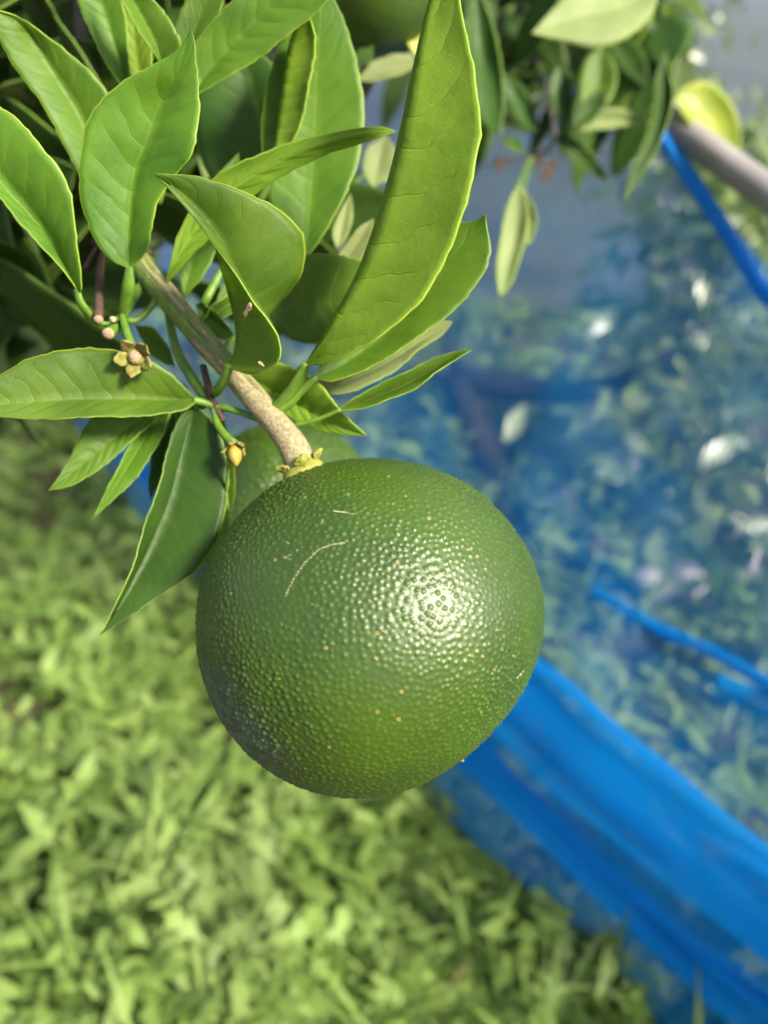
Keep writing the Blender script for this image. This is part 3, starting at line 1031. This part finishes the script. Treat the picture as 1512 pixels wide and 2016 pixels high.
# left leaf
R_((155, 575, 18.8), (-120, 120, 17.0),
   [(139, 553, 18.6), (115, 521, 18.4), (71, 474, 18.1), (33, 436, 17.9), (0, 392, 17.7), (-60, 310, 17.4), (-110, 200, 17.1)],
   [(119, 510, 18.7), (93, 463, 18.5), (50, 413, 18.2), (0, 358, 17.9), (-70, 250, 17.5)],
   [(161, 565, 18.6), (155, 496, 18.2), (146, 423, 17.9), (136, 374, 17.7), (116, 331, 17.5), (83, 288, 17.4), (40, 238, 17.3), (0, 210, 17.2), (-60, 160, 17.1)],
   petiole=[(158, 595, 18.9), (172, 615, 19.1), (186, 634, 19.4), (225, 640, 19.6)], wing=0.5, pr=(0.0010, 0.0011))
# upper left leaf
R_((222, 385, 20.6), (-55, 8, 18.6),
   [(170, 365, 20.2), (149, 331, 20.0), (132, 298, 19.9), (109, 251, 19.7), (76, 198, 19.5), (33, 139, 19.2), (0, 83, 18.9), (-30, 35, 18.7)],
   [(165, 245, 20.3), (132, 185, 20.0), (99, 132, 19.7), (66, 79, 19.4), (33, 43, 19.0), (-10, 18, 18.7)],
   [(235, 300, 20.3), (230, 220, 20.0), (212, 182, 19.9), (185, 149, 19.7), (149, 116, 19.5), (109, 83, 19.3), (66, 50, 19.1), (33, 31, 18.9), (0, 22, 18.7)],
   petiole=[(240, 430, 20.9), (262, 490, 21.2)])
# folded leaf with its tip pointing left (upper face above, underside below)
folded = R_((449, 724, 18.5), (304, 342, 16.4),
   [(500, 738, 17.7), (545, 715, 17.2), (553, 672, 16.95), (527, 628, 16.85), (495, 593, 16.8), (458, 535, 16.85), (425, 485, 16.95), (390, 440, 16.95), (352, 396, 16.8), (322, 362, 16.6)],
   [(463, 690, 18.4), (464, 640, 18.2), (448, 570, 17.95), (430, 515, 17.7), (418, 470, 17.5), (392, 425, 17.2), (360, 388, 16.9), (330, 362, 16.65)],
   [(470, 715, 18.8), (505, 665, 18.9), (545, 605, 18.7), (590, 545, 18.3), (601, 480, 17.9), (572, 430, 17.5), (500, 385, 17.1), (400, 350, 16.7), (340, 343, 16.5)],
   petiole=[(443, 745, 18.7), (430, 765, 19.0), (425, 772, 19.35)], pr=(0.0012, 0.0014), bulge=0.10)
for (a_, b_, w_) in (((494, 596, 16.72), (487, 612, 16.86), .0011), ((487, 606, 16.84), (481, 622, 16.98), .0008), ((508, 712, 17.45), (516, 718, 17.4), .0007)):
    qa, qb = pc(a_), pc(b_)
    free_leaf(folded, qa, qb - qa, CAMR @ np.array((.2, 0, 1)), float(np.linalg.norm(qb - qa)) * 1.3, w_, [CUT, CUT, CUT], n=9, half=2, name='scar', thick=.0003, crenate=.0002)
# leaf curving out to a point on the right (underside)
R_((322, 566, 20.0), (781, 259, 18.9),
   [(372, 512, 20.0), (420, 462, 19.9), (470, 410, 19.7), (515, 374, 19.5), (560, 345, 19.35), (640, 305, 19.15), (720, 281, 19.0), (755, 268, 18.9)],
   [(345, 515, 19.7), (385, 450, 19.6), (440, 385, 19.4), (520, 332, 19.2), (600, 295, 19.0), (690, 268, 18.85)],
   [(335, 520, 19.7), (350, 462, 19.6), (385, 395, 19.4), (430, 342, 19.2), (500, 308, 19.0), (570, 281, 18.9), (650, 262, 18.85), (740, 249, 18.8)],
   petiole=[(308, 590, 20.1), (285, 618, 20.0), (264, 632, 19.9), (248, 628, 19.8)], pr=(0.0009, 0.0010))
# long leaf seen from below, folded along its midrib
R_((600, 722, 18.2), (872, -75, 15.4),
   [(640, 716, 17.6), (690, 697, 17.2), (760, 656, 16.8), (830, 590, 16.5), (880, 502, 16.3), (920, 400, 16.1), (943, 290, 16.0), (946, 235, 15.95), (931, 125, 15.8), (912, 35, 15.65), (900, -15, 15.55)],
   [(648, 640, 17.8), (700, 545, 17.5), (736, 450, 17.2), (766, 350, 16.9), (790, 250, 16.6), (815, 130, 16.2), (846, 0, 15.8)],
   [(640, 690, 18.6), (700, 610, 18.9), (760, 520, 18.9), (800, 420, 18.6), (830, 310, 18.2), (850, 190, 17.6), (862, 60, 16.8)],
   petiole=[(585, 752, 18.45), (562, 782, 18.7), (533, 808, 18.95)], wing=0.5, pr=(0.0011, 0.0012), n=60, half=9, bulge=0.05, pucker=0.00022)
# leaf behind the long one (upper face)
R_((618, 746, 18.8), (956, 422, 18.3),
   [(640, 700, 18.9), (690, 620, 19.0), (760, 530, 19.0), (830, 470, 18.9), (890, 440, 18.7), (930, 437, 18.5)],
   [(680, 715, 19.1), (760, 655, 19.2), (830, 580, 19.0), (895, 500, 18.7), (935, 450, 18.5)],
   [(660, 750, 18.8), (720, 727, 18.75), (800, 682, 18.7), (880, 622, 18.6), (940, 558, 18.5), (966, 503, 18.4), (960, 455, 18.35)],
   petiole=[(600, 762, 18.8), (570, 795, 18.85), (545, 815, 18.95)], wing=0.5, pr=(0.0010, 0.0012), bulge=0.03)
# pale leaf under it
R_((605, 765, 20.2), (892, 634, 20.4),
   [(660, 720, 20.2), (740, 680, 20.3), (820, 650, 20.4), (870, 632, 20.4)],
   [(670, 755, 20.4), (760, 715, 20.5), (840, 665, 20.5)],
   [(640, 776, 20.1), (700, 769, 20.1), (765, 738, 20.2), (825, 690, 20.3), (870, 660, 20.4)], mats=[UNDER_PALE, UNDER_PALE, RIM],
   petiole=[(570, 790, 20.0), (530, 805, 19.6)])
# narrow leaf on the right
R_((664, 808, 18.6), (931, 688, 18.2),
   [(700, 781, 18.5), (770, 745, 18.4), (850, 707, 18.3), (900, 691, 18.25)],
   [(715, 791, 18.7), (780, 766, 18.65), (850, 731, 18.5), (900, 700, 18.3)],
   [(700, 806, 18.5), (745, 795, 18.4), (800, 774, 18.35), (855, 738, 18.25), (905, 703, 18.2)],
   petiole=[(635, 822, 18.7), (605, 832, 18.75), (580, 837, 18.9)], pr=(0.0006, 0.0009))
# leaf pointing down right behind it (underside, folded)
R_((478, 742, 19.6), (723, 858, 19.0),
   [(500, 722, 19.3), (550, 714, 19.1), (600, 735, 18.95), (640, 768, 18.95), (682, 820, 18.95)],
   [(540, 770, 19.7), (600, 802, 19.6), (660, 835, 19.3)],
   [(500, 775, 19.6), (550, 812, 19.6), (605, 840, 19.5), (660, 855, 19.3)], pr=(0.001, 0.001),
   mats=[UNDER, TOP, RIM])
# leaves in the second layer
R_((520, 625, 20.9), (790, 575, 20.4),
   [(545, 560, 20.8), (585, 508, 20.7), (640, 499, 20.6), (710, 512, 20.5), (760, 545, 20.4)],
   [(580, 603, 21.0), (640, 597, 20.9), (710, 592, 20.7)],
   [(540, 645, 20.9), (585, 672, 20.8), (650, 675, 20.7), (720, 655, 20.6), (770, 610, 20.4)], mats=MID, bulge=0.02,
   petiole=[(480, 650, 20.8), (440, 690, 20.2)])
R_((600, 510, 21.8), (635, -45, 20.8),
   [(545, 440, 21.7), (520, 350, 21.6), (515, 240, 21.4), (535, 130, 21.2), (580, 30, 21.0)],
   [(612, 400, 21.9), (620, 280, 21.7), (625, 160, 21.4), (632, 50, 21.0)],
   [(625, 480, 21.7), (672, 402, 21.6), (703, 325, 21.5), (717, 245, 21.4), (714, 180, 21.3), (692, 82, 21.1), (660, 0, 20.9)], mats=MID, bulge=0.02,
   petiole=[(570, 560, 21.6), (500, 650, 20.8), (450, 715, 20.0)])
R_((546, 300, 21.0), (604, 18, 20.0),
   [(580, 275, 20.7), (603, 200, 20.4), (616, 130, 20.2), (621, 70, 20.1)],
   [(543, 270, 21.0), (556, 170, 20.7), (572, 80, 20.4)],
   [(552, 250, 21.4), (566, 160, 21.2), (582, 80, 20.8)], bulge=0.12, petiole=[(530, 360, 21.2), (470, 470, 21.4), (400, 600, 20.8)])
R_((375, 205, 20.3), (668, -60, 19.0),
   [(360, 130, 20.0), (395, 70, 19.8), (460, 0, 19.5), (540, -60, 19.3)],
   [(402, 155, 20.3), (440, 108, 20.1), (500, 45, 19.8), (570, -20, 19.4)],
   [(395, 182, 20.1), (452, 151, 19.9), (520, 106, 19.7), (582, 59, 19.5), (642, 3, 19.2)], bulge=0.03, petiole=[(350, 260, 20.6), (310, 400, 21)])
R_((352, 175, 20.9), (470, -90, 20.0),
   [(338, 110, 20.6), (350, 40, 20.4), (390, -40, 20.2)],
   [(368, 110, 20.8), (395, 30, 20.5), (430, -40, 20.2)],
   [(385, 130, 20.7), (420, 60, 20.5), (446, -10, 20.3)], bulge=0.03, petiole=[(335, 260, 21.2)])
R_((322, 140, 20.2), (225, -110, 19.0),
   [(300, 100, 19.7), (268, 52, 19.4), (240, 4, 19.2), (222, -50, 19.1)],
   [(312, 110, 20.0), (292, 60, 19.8), (262, 3, 19.5), (240, -50, 19.2)],
   [(356, 95, 19.8), (338, 45, 19.6), (303, 0, 19.4), (260, -55, 19.1)], bulge=0.05, petiole=[(318, 200, 20.6), (305, 330, 21)])
R_((250, 185, 21.0), (150, -95, 20.0),
   [(234, 162, 20.8), (198, 106, 20.6), (172, 50, 20.4), (152, 0, 20.3), (142, -50, 20.1)],
   [(246, 152, 21.0), (222, 76, 20.8), (198, 0, 20.5)],
   [(256, 150, 20.8), (250, 70, 20.6), (240, 0, 20.4), (200, -60, 20.2)], mats=MID, bulge=0.03, petiole=[(262, 260, 21.2), (280, 400, 21.3)])
R_((285, 190, 21.4), (255, -90, 20.6),
   [(245, 120, 21.2), (238, 50, 21.0), (240, -30, 20.8)],
   [(270, 110, 21.3), (262, 20, 21.0)],
   [(300, 130, 21.2), (295, 50, 21.0), (280, -30, 20.8)], mats=[UNDER, UNDER, RIM], petiole=[(290, 300, 21.3)])
# leaf spreading to the left under the calyx
R_((388, 788, 19.2), (-75, 765, 17.6),
   [(372, 804, 19.0), (337, 813, 18.8), (270, 819, 18.5), (183, 823, 18.2), (79, 824, 17.9), (0, 821, 17.7), (-45, 800, 17.6)],
   [(317, 786, 19.1), (222, 785, 18.7), (119, 787, 18.3), (0, 793, 17.8)],
   [(341, 741, 18.8), (294, 709, 18.6), (230, 690, 18.4), (175, 685, 18.3), (119, 690, 18.1), (52, 708, 17.9), (0, 738, 17.7), (-45, 755, 17.6)],
   petiole=[(402, 793, 19.3), (418, 800, 19.4), (430, 806, 19.4)], bulge=0.05)
# drooping leaves lower left
R_((335, 795, 20.0), (95, 966, 19.0),
   [(290, 905, 19.7), (262, 868, 19.7), (226, 899, 19.5), (187, 931, 19.3), (139, 957, 19.1)][1:],
   [(270, 830, 20.0), (205, 880, 19.6), (150, 925, 19.3)],
   [(260, 790, 19.8), (205, 795, 19.6), (172, 832, 19.5), (143, 890, 19.3), (115, 938, 19.1)],
   petiole=[(360, 790, 20.0), (400, 798, 19.6)])
R_((345, 790, 20.4), (180, 1023, 19.6),
   [(330, 830, 20.3), (312, 872, 20.2), (286, 918, 20.0), (254, 955, 19.9), (222, 986, 19.8)],
   [(300, 840, 20.5), (258, 905, 20.2), (222, 962, 19.9)],
   [(300, 810, 20.3), (274, 850, 20.2), (252, 884, 20.0), (222, 938, 19.8), (200, 985, 19.7)], mats=MID)
R_((384, 795, 19.5), (197, 1250, 18.2),
   [(430, 848, 19.4), (449, 918, 19.4), (448, 974, 19.3), (429, 1061, 19.0), (381, 1125, 18.8), (325, 1165, 18.6), (258, 1212, 18.4)],
   [(376, 830, 19.6), (357, 898, 19.5), (333, 986, 19.3), (290, 1085, 19.0), (240, 1180, 18.5)],
   [(357, 815, 19.4), (329, 887, 19.1), (306, 974, 18.8), (282, 1045, 18.6), (250, 1140, 18.35), (218, 1210, 18.25)],
   mats=[TOP_DARK, UNDER, RIM], petiole=[(395, 790, 19.5), (415, 795, 19.5)], bulge=0.04)
R_((348, 812, 20.8), (296, 985, 20.6),
   [(345, 860, 20.7), (330, 920, 20.7)], [(325, 860, 20.9), (310, 920, 20.8)], [(312, 850, 20.7), (296, 910, 20.6), (292, 950, 20.6)], mats=MATURE)
R_((440, 840, 20.6), (392, 1122, 20.9),
   [(462, 900, 20.4), (460, 980, 20.4), (445, 1050, 20.6), (420, 1095, 20.8)], [(440, 920, 20.7), (430, 1000, 20.9), (410, 1075, 20.9)],
   [(400, 900, 21.0), (392, 980, 21.2), (385, 1060, 21.1)], mats=[UNDER, UNDER, RIM], petiole=[(430, 810, 19.8)])
# small shaded leaves between
R_((345, 720, 20.9), (265, 640, 20.9), [(320, 715, 20.8), (290, 690, 20.8)], [(310, 680, 21.0)], [(330, 680, 20.9), (300, 645, 20.8)], n=20)
R_((420, 620, 20.9), (560, 500, 21.5), [(440, 560, 20.9), (500, 500, 21.2)], [(480, 570, 21.2)], [(460, 615, 21), (520, 570, 21.3)], mats=MID, n=24)
R_((362, 585, 21.4), (470, 300, 22), [(350, 500, 21.4), (390, 390, 21.7)], [(390, 480, 21.6), (430, 390, 21.9)], [(410, 530, 21.4), (450, 430, 21.7), (470, 360, 21.9)], mats=MID, n=24)
R_((395, 640, 20.6), (505, 560, 21.0), [(420, 600, 20.5), (465, 570, 20.7)], [(440, 605, 20.8)], [(430, 632, 20.6), (480, 600, 20.8)], n=20)
R_((460, 660, 20.0), (385, 600, 21.0), [(440, 670, 20), (400, 640, 20.5)], [(420, 630, 20.6)], [(440, 630, 20.2), (405, 600, 20.7)], n=20)

# flower remains
def stalk(a, b, r, mat=PETIOLE, cut=True, mid=None):
    pts = [pc(a)] + ([pc(mid)] if mid else []) + [pc(b)]
    o = tube_obj('flower_stalk', pts, [r, r * 1.05, r * 1.25], mat, br, n=10, seg=12, wobble=.06)
    if cut:
        e, d = pc(b), nrm(pc(b) - pts[-2])
        tube_obj('cut_end', [e - d * .0002, e + d * .0003, e + d * .0006], [r * 1.2, r * 1.25, r * .7], CUT, o, n=6, seg=14, wobble=.1)


stalk((205, 490, 21.0), (194, 629, 18.9), 0.0010, DRY, True, (197, 540, 20.5))
stalk((232, 640, 19.4), (213, 657, 18.7), 0.0012)
stalk((236, 628, 19.5), (222, 629, 18.9), 0.0007)
stalk((300, 500, 21), (180, 480, 21.0), 0.0007, DRY, False, (240, 470, 21.2))
stalk((200, 470, 21.0), (165, 530, 20.8), 0.0006, DRY, False)


def flower_calyx(cpx, toward, base_pts, s=1.0, drop=None):
    c = pc(cpx)
    d = CAMR @ nrm(toward)
    o = tube_obj('flower_stalk', [pc(p) for p in base_pts] + [c - d * .0006], [0.0010, 0.0010, 0.0011, 0.0013], PETIOLE, br, n=12, seg=10)
    a1 = nrm(np.cross(d, (0.1, 0.9, 0.3))); a2 = np.cross(d, a1)
    tube_obj('receptacle', [c - d * .0012, c, c + d * .0012 * s], [.0015 * s, .0026 * s, .0020 * s], SEPAL, o, n=8, seg=16, wobble=.1)
    for k in range(5):
        a = k * 2 * math.pi / 5 + .4
        u = a1 * math.cos(a) + a2 * math.sin(a)
        free_leaf(o, c + u * .0016 * s - d * .0004, u * .8 + d * .55, d, .0048 * s, .0038 * s, SEPALS, n=9, half=2, droop=-.3, fold=.3, name='sepal', thick=.0006, crenate=0.0002)
    if drop is None:
        tube_obj('cut_end', [c + d * .0010 * s, c + d * .0018 * s, c + d * .0022 * s], [.0017 * s, .0016 * s, .0009 * s], CUT, o, n=6, seg=16, wobble=.08)
    else:
        tube_obj('withered_bud', [c + d * .0002, c + d * .0016 + CAMR @ np.array((0, -.0006, 0)), c + d * .0026 + CAMR @ np.array((.0003, -.0022, 0)), c + d * .0026 + CAMR @ np.array((.0004, -.0032, 0))], [.0010, .0018, .0016, .0004], BUD, o, n=12, seg=16, wobble=.08)


flower_calyx((268, 702, 18.3), (0.05, -0.35, 0.93), [(240, 622, 19.3), (248, 650, 18.9), (258, 678, 18.6)], 0.98)
flower_calyx((461, 878, 18.7), (0.15, -0.75, 0.6), [(420, 800, 19.4), (428, 835, 19.2), (445, 860, 18.9)], 0.62, drop=True)
tube_obj('thorn', [pc((452, 905, 18.8)), pc((446, 960, 19.3)), pc((450, 1010, 19.6))], [.0005, .0004, .0004], PETIOLE, br, n=8, seg=6)

# ------------------------------------------------------------------ shaded inner branch behind
inner = thing('citrus_branch', 'shaded inner citrus boughs with dark leaves behind the sunlit twig', 'branch', pix(60, 500, 0.36))
tube_obj('stem', [pix(-260, 900, 0.5), pix(20, 560, 0.36), pix(150, 330, 0.30), pix(175, 60, 0.27), pix(170, -200, .27)], [0.010, 0.008, 0.006, .005, .005], BARK, inner, n=24, seg=12, wobble=.1)
tube_obj('stem', [pix(20, 560, 0.36), pix(330, 420, 0.33), pix(620, 300, 0.33), pix(760, 60, 0.32), pix(740, -60, .31)], [0.006, 0.005, 0.004, .004, .004], BARK, inner, n=24, seg=12, wobble=.1)


def bunch(parent, spots, r, mats_list, face=(0, 0.45, 0.75), n=14, half=3):
    for (px_, py_, d, L, W, ang, tilt) in spots:
        b = pix(px_, py_, d)
        dv = CAMR @ np.array((math.cos(ang), math.sin(ang), tilt))
        nv = CAMR @ np.array((face[0] + r.normal(0, .3), face[1] + r.normal(0, .3), face[2]))
        free_leaf(parent, b, dv, nv, L, W, mats_list[r.integers(len(mats_list))], n=n, half=half, droop=r.uniform(-.05, .25), fold=r.uniform(.05, .4), thick=.0005)


r1 = np.random.default_rng(21)
sp1 = []
for k in range(90):
    x, y = r1.uniform(-140, 190), r1.uniform(-60, 760)
    sp1.append((x, y, r1.uniform(.27, .42), r1.uniform(.05, .085), r1.uniform(.02, .036), r1.uniform(0, 6.28), r1.normal(0, .4)))
for k in range(34):
    x, y = r1.uniform(190, 620), r1.uniform(-60, 560)
    sp1.append((x, y, r1.uniform(.27, .36), r1.uniform(.05, .08), r1.uniform(.02, .036), r1.uniform(0, 6.28), r1.normal(0, .4)))
bunch(inner, sp1, r1, [MATURE], face=(-0.9, -0.25, 0.45))
fo = crown_of([(pix(x, y, d), r) for x, y, d, r in ((-260, 300, .46, .07), (-300, 600, .46, .07), (-120, 700, .50, .05), (30, 620, .50, .05), (60, 300, .48, .07), (-200, 0, .45, .08),
              (100, -150, .42, .08), (300, -200, .42, .08), (200, 150, .46, .06), (400, 100, .46, .05), (560, -160, .42, .06), (-420, 450, .40, .08), (80, 480, .5, .05))], 420, inner, 14, (0.05, 0.085))  # clumps out of frame are added to block sky light and darken the interior
fo.name = 'foliage'
# broad grey-green leaf behind the twig, top centre
rail_leaf(inner, (505, 420, 24.0), (440, 60, 23.0), [(420, 360, 23.8), (385, 270, 23.6), (392, 160, 23.3)], [(515, 300, 24.0), (500, 180, 23.7), (470, 100, 23.3)], [(560, 360, 24.0), (570, 250, 23.8), (540, 130, 23.4)], mats=[TOP_DARK, UNDER_PALE, RIM_DARK], n=24)
rail_leaf(inner, (700, 160, 30.0), (835, 118, 30.5), [(740, 118, 30), (800, 105, 30.2)], [(760, 140, 30.2)], [(740, 160, 30), (800, 142, 30.2)], mats=[UNDER_PALE, UNDER_PALE, RIM], n=20)
rail_leaf(inner, (798, 25, 30.0), (850, 140, 30.5), [(790, 60, 30), (815, 105, 30.2)], [(820, 70, 30.2)], [(830, 30, 30), (852, 90, 30.2)], mats=YEL, n=20)
rail_leaf(inner, (700, 130, 29), (735, 90, 29.3), [(695, 105, 29)], [(715, 112, 29)], [(730, 125, 29)], mats=MATURE, n=14)
rail_leaf(inner, (640, 560, 23.5), (735, 430, 23.5), [(655, 520, 23.5), (700, 455, 23.4)], [(680, 510, 23.6)], [(700, 530, 23.5), (735, 470, 23.4)], mats=[UNDER_PALE, UNDER_PALE, RIM], n=20)
rail_leaf(inner, (665, 500, 24.5), (690, 380, 24.5), [(655, 450, 24.5)], [(675, 440, 24.6)], [(690, 450, 24.5), (695, 410, 24.5)], mats=[UNDER_PALE, UNDER_PALE, RIM], n=16)
rail_leaf(inner, (735, 370, 29), (760, 265, 29), [(715, 340, 29), (720, 295, 29)], [(745, 320, 29.2)], [(775, 345, 29), (780, 300, 29)], mats=[UNDER_PALE, UNDER_PALE, RIM_DARK], n=16)

# ------------------------------------------------------------------ branch at the top right, out of focus
far = thing('citrus_branch', 'blurred citrus branch with drooping leaves above the blue net', 'branch', pix(1060, 300, 0.42))
tube_obj('stem', [pix(960, -140, .60), pix(1030, 40, .58), pix(1075, 180, .50), pix(1085, 290, .43), pix(975, 318, .42)], [.0022, .002, .0017, .0014, .001], BARK, far, n=22, seg=10, wobble=.1)
tube_obj('stem', [pix(1030, 40, .58), pix(1130, 90, .60), pix(1250, 60, .58), pix(1330, 60, .52)], [.0017, .0016, .0014, .001], BARK, far, n=18, seg=10, wobble=.1)
F_ = lambda *a, **k: rail_leaf(far, *a, n=k.pop('n', 24), half=4, thick=.0006, **k)
F_((1300, -20, 36), (1046, 66, 35), [(1282, 30, 36), (1240, 72, 35.6), (1180, 93, 35.4), (1110, 82, 35.2)], [(1230, 10, 36.2), (1140, 30, 35.6)], [(1260, -60, 36), (1160, -50, 35.6), (1090, 15, 35.2)], mats=[UNDER_PALE, UNDER_PALE, RIM])
F_((1308, 100, 40), (1228, 395, 39), [(1290, 160, 40), (1288, 220, 39.8), (1262, 290, 39.5), (1238, 350, 39.2)], [(1308, 180, 40.4), (1290, 270, 40)], [(1318, 140, 40), (1326, 190, 39.8), (1312, 250, 39.6), (1275, 325, 39.3)], mats=[TOP_DARK, TOP_DARK, RIM_DARK])
F_((1330, 195, 50), (1450, 315, 50), [(1342, 220, 50), (1380, 275, 50), (1425, 315, 50)], [(1370, 210, 50.5), (1420, 260, 50.5)], [(1350, 168, 50), (1400, 162, 50), (1445, 210, 50), (1458, 270, 50)], mats=YEL)
F_((1022, 358, 33), (984, 587, 33), [(1000, 400, 33), (985, 470, 33), (977, 540, 33)], [(1015, 450, 33.4), (998, 530, 33.3)], [(1040, 410, 33), (1036, 460, 33), (1010, 550, 33)], mats=[UNDER_PALE, UNDER_PALE, RIM], petiole=[(1030, 340, 35), (1038, 322, 39), (1045, 310, 42)], pr=(0.0007, 0.0008))
F_((1028, 370, 34.5), (1040, 485, 34.5), [(1020, 410, 34.5), (1028, 460, 34.5)], [(1040, 425, 34.8)], [(1052, 410, 34.5), (1055, 450, 34.5)], mats=MATURE, petiole=[(1038, 345, 37), (1048, 310, 42)], pr=(0.0007, 0.0008))
F_((1120, 250, 42), (1100, 125, 42), [(1085, 210, 42), (1082, 160, 42)], [(1108, 190, 42.4)], [(1128, 200, 42), (1122, 155, 42)], mats=MATURE)
F_((1150, 240, 41), (1185, 88, 41), [(1140, 180, 41), (1150, 120, 41)], [(1178, 170, 41.5)], [(1200, 200, 41), (1215, 140, 41)], mats=[TOP, UNDER, RIM])
F_((1125, 250, 40), (1190, 180, 40), [(1140, 215, 40), (1170, 180, 40)], [(1160, 215, 40.3)], [(1160, 245, 40), (1192, 210, 40)], mats=MATURE)
F_((1110, 255, 41), (1285, 240, 41), [(1150, 225, 41), (1210, 212, 41), (1250, 225, 41)], [(1190, 238, 41.4)], [(1150, 258, 41), (1220, 250, 41)], mats=[UNDER_PALE, UNDER_PALE, RIM])
F_((1090, 270, 42), (1200, 360, 42), [(1110, 300, 42), (1160, 340, 42)], [(1140, 308, 42.3)], [(1130, 272, 42), (1175, 315, 42)], mats=[UNDER_PALE, TOP_DARK, RIM])
F_((935, -30, 36), (985, 265, 36), [(918, 60, 36), (925, 170, 36), (950, 240, 36)], [(950, 100, 36.6), (975, 190, 36.3)], [(965, 30, 36), (985, 110, 36), (992, 200, 36)], mats=[TOP_DARK, TOP_DARK, RIM_DARK])
F_((1060, 260, 43), (990, 145, 43), [(1020, 245, 43), (995, 195, 43)], [(1025, 205, 43.3)], [(1050, 205, 43), (1025, 165, 43)], mats=[TOP_DARK, UNDER_PALE, RIM])
F_((1035, 300, 42), (985, 275, 42), [(1010, 295, 42)], [(1010, 285, 42.2)], [(1015, 272, 42)], mats=YOUNG, n=14)
r2 = np.random.default_rng(33)
sp2 = []
for k in range(80):
    x, y = r2.uniform(880, 1330), r2.uniform(-80, 200)
    sp2.append((x, y, r2.uniform(.46, .62), r2.uniform(.04, .07), r2.uniform(.018, .032), r2.uniform(0, 6.28), r2.normal(0, .4)))
bunch(far, sp2, r2, [MATURE, MATURE, MID], face=(-0.3, 0.3, 0.7))
fo = crown_of([(pix(x, y, d), r) for x, y, d, r in ((950, 40, .62, .05), (1040, 110, .62, .05), (1060, -20, .64, .06), (1150, 130, .66, .045), (1180, -20, .66, .06), (1260, 60, .68, .05), (900, 160, .62, .035))], 420, far, 15, (0.035, 0.06))
fo.name = 'foliage'
# dry flower remains on it
for (x, y) in ((1060, 318), (1085, 325), (985, 325), (1075, 345)):
    c = pix(x, y, .42)
    for k in range(4):
        a = k * 1.6 + x
        free_leaf(far, c, CAMR @ np.array((math.cos(a), math.sin(a), .3)), CAMR @ np.array((0, .3, 1)), .005, .0025, [DRY, DRY, DRY], n=8, half=2, name='dry_sepal', thick=.0006)

# ------------------------------------------------------------------ litter behind the net
def on_ground(px_, py_):
    d = pix(px_, py_, 1.0) - CAMT
    t = -(CAM_Z - 0.03) / d[2]
    return CAMT + d * t


AMBER = simple('amber_leaf', (0.58, 0.34, 0.13), 0.5, 0.4, (0.50, 0.26, 0.10), 60, trans=(0.7, 0.3, 0.05), tf=.3)
p = on_ground(1150, 1115) + (0, 0, 0.05)
fl = free_leaf(None, p, (0.6, -0.7, 0.05), (-.2, -.3, 1), 0.085, 0.04, [AMBER, AMBER, AMBER], name='fallen_leaf')
tag(fl, 'orange fallen leaf lying behind the net beside the fruit', 'leaf')
STONE = simple('pale_stone', (0.62, 0.57, 0.55), 0.8, 0.3, (0.45, 0.41, 0.40), 25, 0.01)


def stone(px_, py_, s, label):
    r = np.random.default_rng(int(px_))
    c = on_ground(px_, py_) + (0, 0, 0.02)
    th = np.linspace(0.05, np.pi - .05, 12); ph = np.linspace(0, 2 * np.pi, 18, endpoint=False)
    TH, PH = np.meshgrid(th, ph, indexing='ij')
    k = 1 + .16 * np.sin(2 * PH + r.random() * 6) * np.sin(TH) + .10 * np.sin(3 * TH + PH * 2 + r.random() * 6) + .06 * np.sin(5 * PH + TH * 4)
    V = np.stack([np.sin(TH) * np.cos(PH) * k * s * 1.3, np.sin(TH) * np.sin(PH) * k * s, np.cos(TH) * k * s * .75], -1).reshape(-1, 3) + c
    idx = np.arange(12 * 18).reshape(12, 18); nx = np.roll(idx, -1, 1)
    Q = np.stack([idx[:-1], idx[1:], nx[1:], nx[:-1]], -1).reshape(-1, 4)
    o = make_mesh('stone', V, Q, STONE)
    return tag(o, label, 'stone')


for (x, y, sz, lab) in (
        (1310, 1165, 0.045, 'largest pale stone beyond the net, just above its long blue crease'),
        (1270, 985, 0.040, 'pale stone beyond the net under the middle of the tree'),
        (1225, 930, 0.026, 'small pale stone beyond the net beside the long low limb'),
        (925, 790, 0.050, 'pale stone beyond the net left of the tree trunk'),
        (868, 735, 0.035, 'pale stone beyond the net just past the narrow leaf tip'),
        (1440, 1060, 0.030, 'pale stone beyond the net near the picture edge'),
        (1105, 1010, 0.028, 'pale stone beyond the net between trunk and orange leaf'),
        (1480, 1130, 0.028, 'pale stone beyond the net nearest to the picture corner side')):
    stone(x, y, sz, lab)

# ------------------------------------------------------------------ air
def box(name, lo, hi, mat):
    x0, y0, z0 = lo; x1, y1, z1 = hi
    V = [(x0, y0, z0), (x1, y0, z0), (x1, y1, z0), (x0, y1, z0), (x0, y0, z1), (x1, y0, z1), (x1, y1, z1), (x0, y1, z1)]
    Q = [(3, 2, 1, 0), (4, 5, 6, 7), (0, 1, 5, 4), (1, 2, 6, 5), (2, 3, 7, 6), (3, 0, 4, 7)]
    return make_mesh(name, V, Q, mat, smooth=False)


hm = bpy.data.materials.new('valley_haze')
hm.use_nodes = True
hm.node_tree.nodes.clear()
pv = hm.node_tree.nodes.new('ShaderNodeVolumePrincipled')
pv.inputs['Color'].default_value = (0.66, 0.79, 1.0, 1)
pv.inputs['Density'].default_value = 0.0016
pv.inputs['Anisotropy'].default_value = 0.1
ho = hm.node_tree.nodes.new('ShaderNodeOutputMaterial')
hm.node_tree.links.new(pv.outputs[0], ho.inputs['Volume'])
hz = box('haze', (-2300, -60, -110), (2300, 2300, 330), hm)
tag(hz, 'thin blue haze in the valley air', 'haze', kind='stuff')
